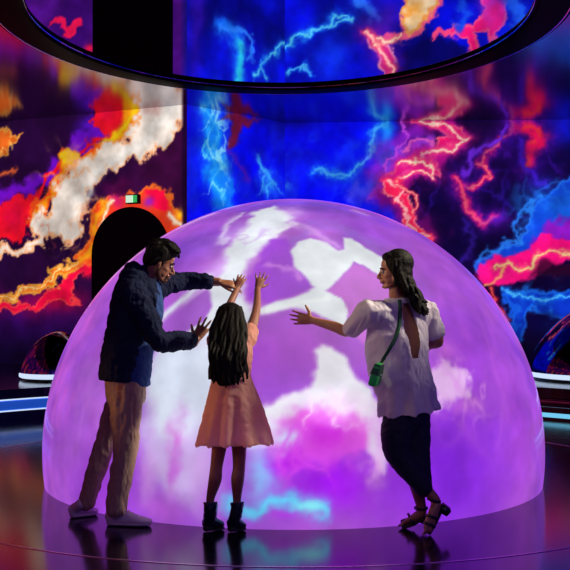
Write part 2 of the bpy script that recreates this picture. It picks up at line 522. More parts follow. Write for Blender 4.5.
    p.bolt([(494, 292), (498, 304), (508, 318)], (250, 100, 90), (210, 20, 60), None, 1.8, 16)
    p.blob(548, 322, 22, 9, (8, 6, 60), 0.8)
    # upper storey seen through the ring
    up = (p.V < -CEIL_H / PX).astype(float)
    p.mix(up * 0.9, (8, 14, 206))
    p.mix(up * np.clip(f * 1.5, 0, 0.7), (4, 4, 110))
    p.blob(205, 12, 18, 26, (4, 4, 90), 0.9)
    p.blob(196, 20, 10, 70, (50, 14, 160), 0.7)
    p.line([(222, 26), (238, 36), (240, 56), (238, 82)], (20, 110, 246), 9, 5, 14, 0.95)
    p.line([(240, 40), (241, 60), (238, 82)], (40, 196, 236), 5, 4, 12, 0.95)
    p.bolt([(222, 28), (244, 30), (252, 44), (250, 60)], None, (40, 120, 250), None, 1.5, 20)
    p.bolt([(256, 76), (262, 66), (270, 56), (284, 48), (298, 40), (314, 30), (326, 23), (340, 22), (354, 21), (342, 17), (334, 13), (326, 22)], (90, 210, 255), (30, 130, 250), (12, 60, 236), 1.7, 21)
    p.bolt([(268, 58), (262, 68), (268, 80)], (80, 180, 255), (20, 110, 250), None, 1.4, 22)
    p.bolt([(290, 74), (300, 66), (312, 74)], (80, 190, 255), (20, 110, 250), None, 1.3, 23)
    p.blob(332, 56, 18, 20, (16, 60, 236), 0.7)
    p.bolt([(358, 0), (370, 12), (380, 22)], None, (40, 110, 246), (20, 60, 230), 2.0, 24)
    p.blob(385, 25, 18, 26, (70, 20, 190), 0.85)
    p.poly([(366, 30), (374, 34), (390, 44), (396, 58), (394, 84), (384, 84), (380, 60), (370, 46)], (236, 40, 110), 1.6, 4, 11, rim=(255, 190, 200), rimw=1.5)
    p.poly([(404, 46), (436, 34), (474, 50), (486, 64), (470, 84), (392, 84)], (8, 6, 90), 5, 6, 18, 0.9)
    p.poly([(400, -20), (450, -20), (444, 6), (430, 24), (412, 38), (390, 44), (378, 40), (402, 32), (404, 12)], (236, 80, 140), 2, 5, 12)
    p.poly([(406, -20), (444, -20), (438, 6), (424, 22), (406, 36), (404, 14)], (244, 214, 176), 2, 5, 12, rim=(240, 150, 70), rimw=2)
    p.blob(414, 10, 8, 12, (230, 150, 50), 0.8)
    p.bolt([(366, 32), (376, 40), (384, 54), (392, 70), (390, 84)], (255, 196, 190), (246, 70, 110), (150, 20, 150), 2.4, 25)
    p.bolt([(404, 38), (392, 44), (378, 42)], (255, 220, 190), (250, 110, 130), None, 1.6, 26)
    p.poly([(478, -20), (506, -20), (508, 14), (498, 38), (492, 40), (488, 30), (474, 32), (486, 56), (470, 58), (466, 40), (446, 34), (430, 42), (452, 24), (474, 26), (484, 10)], (244, 22, 120), 1.8, 5, 13, rim=(250, 80, 130), rimw=1.4)
    p.blob(488, 12, 10, 16, (190, 50, 190), 0.7)
    p.bolt([(508, -10), (518, 10), (524, 26), (508, 44)], None, (30, 90, 240), (10, 40, 200), 3.0, 27)
    p.bolt([(462, 4), (468, 14), (458, 26)], None, (20, 70, 230), None, 2.4, 28)
    dark = np.clip((p.V + 0.95 / PX) / (0.6 / PX), 0, 1)
    p.mix(dark, (4, 3, 24))
    p.c *= (0.95 + 0.26 * fbm(p.U / 20, p.V / 20, 78)[:, None])


def paint_fold(p):
    paint_blue(p)


wall('wall_left', A_, B_, paint_left, 1)
wall('wall_back', B_, C_, paint_fold, 2)
wall('wall_right', C_, D_, paint_blue, 3)


# side and rear walls carry the same show, outside the frame
def show_mat(name, c1, c2, c3, scale):
    m, nt, b = mat_new(name)
    tc = nt.nodes.new('ShaderNodeTexCoord')
    n = nt.nodes.new('ShaderNodeTexNoise')
    n.inputs['Scale'].default_value = scale
    n.inputs['Detail'].default_value = 6
    n.inputs['Distortion'].default_value = 1.2
    nt.links.new(tc.outputs['Object'], n.inputs['Vector'])
    r = nt.nodes.new('ShaderNodeValToRGB')
    e = r.color_ramp.elements
    e[0].position = 0.36; e[0].color = lc(8, 4, 30)
    e[1].position = 0.72; e[1].color = lc(*c3)
    x = e.new(0.48); x.color = lc(*c1)
    x = e.new(0.60); x.color = lc(*c2)
    nt.links.new(n.outputs['Fac'], r.inputs['Fac'])
    nt.links.new(r.outputs['Color'], b.inputs['Emission Color'])
    b.inputs['Emission Strength'].default_value = 0.8
    b.inputs['Base Color'].default_value = (0.01, 0.01, 0.012, 1)
    b.inputs['Roughness'].default_value = 0.6
    return m


def slab(name, x0, x1, y0, y1, z0, z1, mat, parent=None):
    bm = bmesh.new()
    bmesh.ops.create_cube(bm, size=1.0)
    for v in bm.verts:
        v.co = Vector(((x0 + x1) / 2 + v.co.x * (x1 - x0), (y0 + y1) / 2 + v.co.y * (y1 - y0), (z0 + z1) / 2 + v.co.z * (z1 - z0)))
    return from_bm(name, bm, mat, parent, False)


struct(slab('wall_west', -7.7, -7.5, -4, 18.2, 0, ROOM_H, show_mat('show_warm', (90, 10, 120), (200, 30, 60), (240, 170, 70), 0.5)))
struct(slab('wall_east', 7.5, 7.7, -4, 16.2, 0, ROOM_H, show_mat('show_cool', (20, 20, 190), (120, 30, 220), (250, 60, 140), 0.5)))
struct(slab('wall_rear', -7.7, 7.7, -4.2, -4, 0, ROOM_H, show_mat('show_violet', (60, 14, 160), (110, 50, 220), (200, 130, 230), 0.5)))
struct(slab('floor', -7.7, 7.7, -4.2, 18.2, -0.2, 0.0, M['floor']))
struct(slab('ceiling_upper', -7.7, 7.7, -4.2, 18.4, ROOM_H, ROOM_H + 0.1, M['black']))

# mirrored ceiling with the oval opening
RC, RX, RY = Vector((-0.05, 10.02, CEIL_H)), 2.45, 3.36
bm = bmesh.new()
N = 160
inner, outer = [], []
outline = [(-7.5, -4.0), (7.5, -4.0), (7.5, 15.75), (0.0, 16.3), (-1.34, 14.7), (-7.5, 17.83)]


def edge_hit(c, ang):
    d = Vector((math.cos(ang), math.sin(ang)))
    best = None
    for i in range(len(outline)):
        a = Vector(outline[i]); b = Vector(outline[(i + 1) % len(outline)])
        e = b - a
        den = d.x * e.y - d.y * e.x
        if abs(den) < 1e-9:
            continue
        t = ((a.x - c.x) * e.y - (a.y - c.y) * e.x) / den
        u = ((a.x - c.x) * d.y - (a.y - c.y) * d.x) / den
        if t > 0 and -1e-6 <= u <= 1 + 1e-6 and (best is None or t < best):
            best = t
    return c.to_2d() + d * best


angs = sorted([2 * math.pi * i / N for i in range(N)] + [math.atan2(y - RC.y, x - RC.x) % (2 * math.pi) for x, y in outline])
for a in angs:
    x, y = RC.x + RX * math.cos(a), RC.y + RY * math.sin(a)
    inner.append(bm.verts.new((x, y, CEIL_H)))
    th = math.atan2(RY * math.sin(a), RX * math.cos(a))
    h = edge_hit(RC, a)
    outer.append(bm.verts.new((h.x, h.y, CEIL_H)))
for i in range(len(angs)):
    j = (i + 1) % len(angs)
    bm.faces.new((inner[i], outer[i], outer[j], inner[j]))
struct(from_bm('ceiling', bm, M['mirror'], None, False))


# the oval ring hung round the opening
def oval_band(name, prof, cx, cy, cz, rx, ry, mat, parent=None, n=200, a0=0.0, a1=None, smooth=True):
    """sweeps profile points (outward, up) round an oval"""
    bm = bmesh.new()
    closed = a1 is None
    a1 = 2 * math.pi if closed else a1
    rows = []
    for i in range(n if closed else n + 1):
        a = a0 + (a1 - a0) * i / n
        nx, ny = math.cos(a) / rx, math.sin(a) / ry
        l = math.hypot(nx, ny)
        nx, ny = nx / l, ny / l
        rows.append([bm.verts.new((cx + rx * math.cos(a) + nx * u, cy + ry * math.sin(a) + ny * u, cz + v)) for u, v in prof])
    k = len(prof)
    m = len(rows)
    for i in range(m if closed else m - 1):
        r, s = rows[i], rows[(i + 1) % m]
        for j in range(k):
            bm.faces.new((r[j], s[j], s[(j + 1) % k], r[(j + 1) % k]))
    if not closed:
        bm.faces.new(rows[0]); bm.faces.new(list(reversed(rows[-1])))
    return from_bm(name, bm, mat, parent, smooth)


def rounded(w, h, n=6, r=None):
    r = min(w, h) / 2 if r is None else r
    out = []
    for cx, cy, a in ((w / 2 - r, h / 2 - r, 0), (-w / 2 + r, h / 2 - r, 90), (-w / 2 + r, -h / 2 + r, 180), (w / 2 - r, -h / 2 + r, 270)):
        for i in range(n + 1):
            t = math.radians(a + 90 * i / n)
            out.append((cx + r * math.cos(t), cy + r * math.sin(t)))
    return out


ring = tag(empty('ceiling_ring', RC + Vector((0, 0, -0.1))), 'large glossy black oval ring hung under the mirrored ceiling above the dome', 'ceiling ring')
oval_band('ring_tube', rounded(0.37, 0.095, 8, 0.046), RC.x, RC.y, CEIL_H - 0.03, RX, RY, M['ring'], ring)
oval_band('rim_highlight', rounded(0.014, 0.008, 3), RC.x, RC.y, CEIL_H - 0.076, RX + 0.135, RY + 0.135, M['chrome'], ring)  # chrome band added as the thin highlight along the ring's outer edge
oval_band('rim_highlight', rounded(0.010, 0.014, 3), RC.x, RC.y, CEIL_H - 0.05, RX - 0.18, RY - 0.18, M['chrome'], ring)  # second added band, the highlight on the inner side

# raised platform behind the dome: front edge is an arc round the dome
DC = Vector((0.064, 8.43, 0.245))
DR = 1.92
PR, PCY = 4.55, 8.6
bm = bmesh.new()
arc = [(DC.x + PR * math.cos(math.radians(a)), PCY + PR * math.sin(math.radians(a))) for a in range(0, 181, 2)]
loop = arc + [(-7.5, 8.6), (-7.5, 17.83), (-1.34, 14.7), (0.0, 16.3), (7.5, 15.75), (7.5, 8.6)]
vs = [bm.verts.new((x, y, PLAT_H)) for x, y in loop]
vb = [bm.verts.new((x, y, 0.0)) for x, y in loop]
top = bm.faces.new(vs)
for i in range(len(loop)):
    j = (i + 1) % len(loop)
    bm.faces.new((vs[i], vs[j], vb[j], vb[i]))
bmesh.ops.triangulate(bm, faces=[top])
struct(from_bm('platform', bm, M['floor'], None, False))


def arc_strip(name, a0, a1, z, h, out, mat, parent):
    return oval_band(name, rounded(0.03, h, 3), DC.x, PCY, z, PR - out, PR - out, mat, parent, 60, math.radians(a0), math.radians(a1))


ls = tag(empty('light_strip', (DC.x + PR * math.cos(math.radians(140)), PCY + PR * math.sin(math.radians(140)), 0.02)), 'blue light strip along the black platform edge left of the dome', 'light strip')
arc_strip('diffuser', 112, 160, 0.185, 0.11, 0.015, M['blue_led'], ls)
arc_strip('trim_rail', 112, 160, 0.246, 0.012, 0.02, M['led_rail_glow'], ls)  # silver rail given a glow of its own in place of its shine
arc_strip('trim_rail', 112, 160, 0.122, 0.012, 0.02, M['led_rail_glow'], ls)  # lower silver rail, its shine likewise put in as glow
ls = tag(empty('light_strip', (DC.x + PR * math.cos(math.radians(40)), PCY + PR * math.sin(math.radians(40)), 0.02)), 'pale cyan light strip with chrome rails on the platform edge right of the dome', 'light strip')
arc_strip('diffuser', 20, 68, 0.055, 0.05, 0.015, M['cyan_led'], ls)
arc_strip('trim_rail', 20, 68, 0.235, 0.02, 0.02, M['chrome'], ls)
arc_strip('rail_panel', 20, 68, 0.20, 0.06, 0.012, M['dark_chrome'], ls)
arc_strip('trim_rail', 20, 68, 0.155, 0.02, 0.02, M['chrome'], ls)

# thin circle let into the floor round the dome
struct(oval_band('trim_2', [(-0.006, 0), (0.006, 0), (0.006, 0.003), (-0.006, 0.003)], DC.x, PCY, 0.0, 2.96, 2.96, M['inlay'], None, 220, 0.0, None, False))

# ------------------------------------------------------------ doorway, panel and sign on the left wall
dW = (B_ - A_).normalized()
nW = Vector((dW.y, -dW.x, 0))                   # towards the camera


def on_left(x, y):
    r = Vector(((x - HX) / FPX, 1.0))
    t = (A_.x * dW.y - A_.y * dW.x) / (r.x * dW.y - r.y * dW.x)
    return Vector((r.x * t, r.y * t, CAMZ + (HY - y) / FPX * t))


def wall_prism(name, outline2, base, depth, mat, parent=None, off=0.0):
    """outline2: (along wall, height) points extruded out of the left wall"""
    bm = bmesh.new()
    f = [bm.verts.new(base + dW * u + Vector((0, 0, v)) + nW * (off + depth)) for u, v in outline2]
    b = [bm.verts.new(base + dW * u + Vector((0, 0, v)) + nW * off) for u, v in outline2]
    bm.faces.new(f)
    for i in range(len(f)):
        j = (i + 1) % len(f)
        bm.faces.new((f[i], b[i], b[j], f[j]))
    bm.faces.new(list(reversed(b)))
    return from_bm(name, bm, mat, parent, False)


pl, pr = on_left(93, 300), on_left(171, 300)
dbase = (pl + pr) / 2
dbase.z = PLAT_H
hw = (pr - pl).length / 2
topz = on_left(132, 207).z - PLAT_H
arch = [(-hw, 0), (hw, 0)]
for i in range(0, 33):
    t = math.pi * i / 32
    arch.append((hw * math.cos(t), topz - hw + hw * math.sin(t)))
struct(wall_prism('door_1', arch, dbase, 0.03, M['black'], None, 0.005))  # flat black plate stands in for the dark inside the arch opening
pl, pr = on_left(95.5, 40), on_left(173, 40)
pbase = (pl + pr) / 2
pbase.z = CEIL_H + 0.2
hw2 = (pr - pl).length / 2
struct(wall_prism('wall_panel', [(-hw2, 0), (hw2, 0), (hw2, 2.5), (-hw2, 2.5)], pbase, 0.06, M['black'], None, 0.005))

sb = on_left(133.5, 199.5)
es = tag(empty('exit_sign', sb), 'small lit pale green sign above the black arched doorway', 'sign')
wall_prism('sign_box', [(-0.07, -0.065), (0.13, -0.065), (0.13, 0.065), (-0.07, 0.065)], sb, 0.08, M['black'], es, 0.01)
wall_prism('lit_panel', [(-0.06, -0.05), (0.055, -0.05), (0.055, 0.05), (-0.06, 0.05)], sb, 0.012, M['exit'], es, 0.09)
wall_prism('green_panel', [(0.06, -0.05), (0.12, -0.05), (0.12, 0.05), (0.06, 0.05)], sb, 0.01, M['exit_green'], es, 0.09)


# ------------------------------------------------------------ the big dome
def dome_uv(P):
    n = (P - np.array(DC)) / DR
    k = 1.0 / (1.0 - n[:, 1] + 1e-6)
    return n[:, 0] * k, n[:, 2] * k


DS = 640.0


def dome_conv(x, y):
    r = Vector(((x - HX) / FPX, 1.0, (HY - y) / FPX)).normalized()
    o = Vector((0, 0, CAMZ)) - DC
    b = o.dot(r)
    disc = max(b * b - (o.dot(o) - DR * DR), 0.0)
    n = (o + r * (-b - math.sqrt(disc))).normalized()
    k = 1.0 / (1.0 - n.y)
    return (n.x * k * DS, -n.z * k * DS)


def paint_dome(p):
    f = fbm(p.U / 120, p.V / 120, 3)
    g = fbm(p.U / 45, p.V / 45, 9)
    W = (226, 232, 238)
    p.base((166, 84, 204))
    p.mix(np.clip(f * 1.2, 0, 0.45), (136, 64, 212))
    p.mix(np.clip(-f * 1.1, 0, 0.45), (190, 96, 206))
    p.blob(300, 205, 190, 60, (120, 76, 200), 0.8)
    p.blob(440, 240, 110, 60, (124, 66, 206), 0.8)
    p.blob(180, 250, 70, 50, (122, 70, 204), 0.7)
    p.blob(90, 400, 60, 110, (168, 92, 210), 0.85)
    p.blob(450, 470, 100, 90, (128, 28, 234), 0.8)
    p.blob(500, 470, 50, 40, (146, 54, 214), 0.6)
    p.blob(520, 430, 40, 100, (166, 70, 214), 0.85)
    p.blob(470, 350, 60, 50, (160, 66, 214), 0.7)
    p.blob(300, 350, 70, 40, (172, 74, 202), 0.85)
    p.blob(100, 490, 60, 40, (156, 58, 214), 0.8)
    p.threads(300, 230, 170, 60, (150, 106, 216), 70, 0.14, 0.6, 40)
    p.threads(470, 360, 90, 120, (186, 90, 220), 60, 0.16, 0.6, 41)
    p.threads(100, 380, 60, 120, (186, 110, 218), 60, 0.16, 0.6, 42)
    # upper white wisp that runs down on the left
    p.line([(285, 212), (262, 224), (244, 246), (224, 270), (206, 296)], (206, 160, 232), 32, 14, 50, 0.9)
    p.poly([(252, 213), (275, 207), (294, 218), (276, 231), (260, 246), (250, 262), (240, 280), (248, 296), (256, 316), (240, 350), (220, 380), (206, 424), (190, 450), (170, 448), (154, 420), (148, 384), (158, 352), (186, 326), (200, 300), (216, 274), (224, 258), (238, 238)], W, 9, 12, 44, 0.97)
    p.threads(250, 235, 36, 30, (196, 150, 226), 30, 0.10, 0.6, 43)
    p.line([(298, 224), (280, 229), (266, 238)], (240, 244, 248), 6, 8, 24, 0.8)
    p.line([(240, 214), (228, 226), (220, 242)], (224, 218, 242), 8, 8, 24, 0.7)
    p.poly([(190, 302), (207, 290), (213, 306), (204, 322), (186, 332), (172, 344), (152, 352), (150, 336), (170, 322)], (166, 92, 206), 2.5, 4, 40, 0.95)
    p.line([(206, 278), (188, 296), (166, 316), (146, 336)], (220, 222, 240), 7, 4, 40, 0.95)
    p.poly([(166, 300), (184, 288), (178, 300), (158, 316), (150, 318)], (172, 92, 204), 4, 4, 40, 0.8)
    p.poly([(140, 372), (150, 350), (214, 332), (224, 372), (216, 420), (208, 462), (190, 496), (170, 500), (150, 478), (138, 430)], (200, 178, 230), 18, 12, 50, 0.95)
    p.poly([(146, 366), (156, 350), (214, 332), (222, 372), (210, 420), (186, 446), (158, 442), (144, 400)], (214, 224, 240), 12, 12, 50, 0.95)
    p.blob(174, 440, 9, 24, (206, 110, 216), 0.85, 12, 30)
    p.blob(174, 478, 9, 20, (200, 70, 216), 0.6, 12, 30)
    p.blob(162, 508, 26, 14, (186, 90, 212), 0.7)
    p.blob(204, 474, 18, 46, (206, 160, 232), 0.85)
    p.blob(150, 480, 12, 24, (206, 150, 226), 0.7)
    # violet pocket in the middle
    p.poly([(258, 258), (270, 242), (290, 240), (298, 256), (306, 276), (322, 286), (300, 296), (268, 304), (250, 300), (248, 276)], (158, 62, 214), 6, 7, 30, 0.97)
    p.line([(268, 264), (284, 269), (300, 277)], (206, 130, 232), 4, 6, 20, 0.8)
    # heart of white
    p.poly([(292, 252), (300, 243), (312, 238), (324, 240), (336, 251), (343, 249), (342, 237), (352, 238), (372, 252), (392, 264), (392, 282), (374, 272), (354, 262), (345, 272), (337, 284), (328, 291), (340, 298), (347, 309), (347, 330), (330, 322), (306, 311), (288, 309), (262, 316), (250, 313), (268, 304), (296, 298), (316, 288), (304, 276), (294, 266)], W, 3, 3.5, 30)
    p.line([(298, 226), (318, 234), (336, 246)], (206, 150, 230), 8, 8, 24, 0.8)
    p.line([(268, 309), (300, 302), (326, 296)], (244, 246, 248), 4, 4, 24, 0.7)
    p.poly([(329, 291), (338, 285), (346, 273), (354, 264), (372, 272), (394, 282), (410, 330), (374, 352), (349, 332), (348, 310), (341, 299)], (190, 98, 206), 2.5, 3, 30, 0.97)
    # lower white mountain
    p.poly([(228, 414), (246, 408), (266, 402), (290, 393), (309, 381), (317, 370), (315, 353), (322, 346), (330, 347), (345, 357), (358, 373), (372, 390), (386, 412), (394, 446), (382, 474), (362, 440), (344, 420), (300, 424), (262, 444), (232, 450)], (232, 230, 240), 4, 6, 34)
    p.poly([(266, 432), (284, 416), (302, 404), (318, 398), (330, 406), (348, 404), (366, 424), (364, 458), (330, 466), (280, 466)], (230, 92, 224), 11, 12, 30, 0.92)
    p.blob(322, 428, 26, 17, (208, 40, 222), 0.85, 10, 24)
    p.threads(330, 408, 44, 24, (246, 220, 244), 28, 0.10, 0.75, 44)
    p.blob(348, 402, 12, 14, (240, 206, 240), 0.7, 8, 20)
    p.blob(284, 437, 11, 13, (206, 224, 244), 0.95, 8, 22)
    p.blob(280, 462, 26, 11, (182, 18, 226), 0.9, 8, 22)
    p.blob(330, 484, 46, 26, (152, 12, 230), 0.85)
    p.threads(300, 455, 60, 34, (214, 70, 230), 32, 0.10, 0.7, 45)
    p.blob(258, 476, 16, 26, (130, 186, 240), 0.85, 8, 22)
    p.blob(250, 440, 14, 24, (210, 214, 240), 0.6, 8, 22)
    p.line([(230, 504), (250, 512), (270, 505), (290, 502), (306, 508), (324, 511)], (96, 206, 244), 8, 8, 22, 0.95)
    p.blob(310, 508, 12, 7, (140, 236, 240), 0.8, 5, 20)
    p.blob(284, 516, 16, 4, (176, 60, 226), 0.85, 5, 20)
    p.blob(214, 500, 14, 16, (186, 110, 222), 0.5)
    # right of the family
    p.blob(374, 468, 10, 18, (232, 180, 232), 0.85, 8, 20)
    p.blob(392, 430, 20, 30, (200, 66, 222), 0.6)
    p.poly([(436, 352), (456, 368), (472, 372), (466, 392), (456, 398), (440, 410), (430, 396)], (238, 196, 240), 8, 12, 20, 0.9)
    p.blob(446, 350, 16, 17, (186, 96, 204), 0.9, 6, 24)
    p.blob(470, 404, 22, 12, (204, 110, 222), 0.7, 12, 20)
    p.threads(470, 390, 50, 40, (226, 150, 236), 34, 0.10, 0.6, 46)
    p.blob(500, 380, 16, 40, (182, 84, 216), 0.6)
    p.c *= (0.98 + 0.14 * g[:, None])


nu, nv = 721, 240
th0 = -math.asin(DC.z / DR)
lon = np.linspace(0, 2 * math.pi, nu) + math.pi / 2
lat = np.linspace(th0, math.pi / 2 - 0.001, nv)
LO, LA = np.meshgrid(lon, lat)
LO = LO.ravel(); LA = LA.ravel()
P3 = np.stack([DC.x + DR * np.cos(LA) * np.cos(LO), DC.y + DR * np.cos(LA) * np.sin(LO), DC.z + DR * np.sin(LA)], 1)
me = grid_mesh('projection_dome', nu, nv, P3)
u, v = dome_uv(P3)
u = np.clip(u, -4, 4); v = np.clip(v, -4, 4)
pic = Picture(u * DS, -v * DS, dome_conv, 5)
paint_dome(pic)
set_picture(me, pic.out())
tag(link('projection_dome', me, M['dome']), 'huge glowing purple and white dome that the family touches', 'dome')


# ------------------------------------------------------------ mirrored domes on the platform
def mirror_dome(px, base_y, rad, hgt, d, label, mat):
    c = at(px, base_y, d)
    c.z = PLAT_H
    root = tag(empty('mirror_dome', c), label, 'mirror dome', 'mirrored domes on the platform')
    prof = []
    for i in range(25):
        t = math.pi / 2 * i / 24
        prof.append((rad * math.cos(t), 0.09 + hgt * (0.55 * math.sin(t) + 0.45 * (1 - math.cos(t) ** 1.75))))

    def lathe(name, pr, m):
        bm = bmesh.new()
        n = 72
        rows = [[bm.verts.new((c.x + r * math.cos(2 * math.pi * k / n), c.y + r * math.sin(2 * math.pi * k / n), c.z + z)) for k in range(n)] for r, z in pr]
        for a, b in zip(rows[:-1], rows[1:]):
            for k in range(n):
                bm.faces.new((a[k], a[(k + 1) % n], b[(k + 1) % n], b[k]))
        bmesh.ops.remove_doubles(bm, verts=bm.verts[:], dist=1e-5)
        return from_bm(name, bm, m, root)
    lathe('shell', prof, mat)
    lathe('light_ring', [(rad * 0.98, 0.03), (rad * 1.02, 0.04), (rad * 1.025, 0.06), (rad * 1.02, 0.08), (rad * 0.98, 0.09)], M['led_rail_glow'])
    lathe('base', [(0.01, 0.0), (rad * 0.97, 0.0), (rad * 0.97, 0.035), (0.01, 0.035)], M['gloss_black'])
    return root


mirror_dome(58, 378, 0.46, 0.50, 13.3, 'small dark mirrored dome on the platform left of the big dome, behind the man', M['dark_chrome'])
mirror_dome(602, 383, 0.90, 0.86, 13.4, 'larger dark mirrored dome cut off by the right edge, right of the big dome', M['dark_chrome'])

# ------------------------------------------------------------ people: modelling tools
M['skin_man'] = pmat('skin_man', (140, 88, 64), 0.5, noise=0.06, nscale=40)
M['skin_woman'] = pmat('skin_woman', (150, 96, 74), 0.5, noise=0.06, nscale=40)
M['skin_girl'] = pmat('skin_girl', (128, 76, 62), 0.5, noise=0.06, nscale=40)
M['hair'] = pmat('dark_hair', (13, 8, 8), 0.6, spec=0.10, noise=0.35, nscale=60, bump=0.4, bscale=120)
M['beard'] = pmat('short_beard', (74, 46, 36), 0.7, spec=0.2, noise=0.35, nscale=160)
M['eye_white'] = pmat('eye_white', (150, 140, 138), 0.4)
M['iris'] = pmat('dark_iris', (24, 16, 14), 0.2)
M['lips'] = pmat('lips', (150, 78, 74), 0.45)
M['navy'] = pmat('navy_cotton', (14, 21, 52), 0.85, spec=0.15, noise=0.18, nscale=55, bump=0.35, bscale=160)
M['denim'] = pmat('blue_shirt_cotton', (40, 66, 122), 0.85, spec=0.2, noise=0.15, nscale=70, bump=0.3, bscale=200)
M['pale_shirt'] = pmat('pale_shirt_cotton', (190, 205, 216), 0.8, noise=0.06, nscale=60)
M['khaki'] = pmat('khaki_cotton', (158, 130, 112), 0.85, spec=0.2, noise=0.10, nscale=40, bump=0.3, bscale=150, sheen=0.1)
M['sneaker'] = pmat('white_leather', (206, 196, 204), 0.5, noise=0.05, nscale=50)
M['sole'] = pmat('white_rubber', (170, 160, 170), 0.7)
M['lace'] = pmat('cream_lace', (226, 208, 190), 0.7)
M['blouse'] = pmat('white_blouse_cotton', (214, 204, 218), 0.75, spec=0.3, noise=0.04, nscale=30, trans=0.30)
M['trouser_navy'] = pmat('dark_navy_trousers', (20, 23, 44), 0.75, spec=0.3, noise=0.12, nscale=40, bump=0.2, bscale=120)
M['dress'] = pmat('peach_dress_fabric', (246, 186, 170), 0.6, spec=0.3, noise=0.05, nscale=30, trans=0.62, sheen=0.2)
M['boot'] = pmat('black_boot_leather', (18, 24, 46), 0.28, spec=0.6, noise=0.2, nscale=30, bump=0.2, bscale=60)
M['sandal'] = pmat('black_sandal_leather', (16, 12, 18), 0.35, spec=0.5)
M['metal'] = pmat('silver_buckle', (190, 180, 190), 0.2, metal=1.0)
M['green'] = pmat('green_bag_leather', (18, 176, 66), 0.35, spec=0.5, noise=0.1, nscale=30)
M['green_trim'] = pmat('dark_green_strap', (10, 74, 38), 0.45, spec=0.4)

Z = Vector((0, 0, 1))


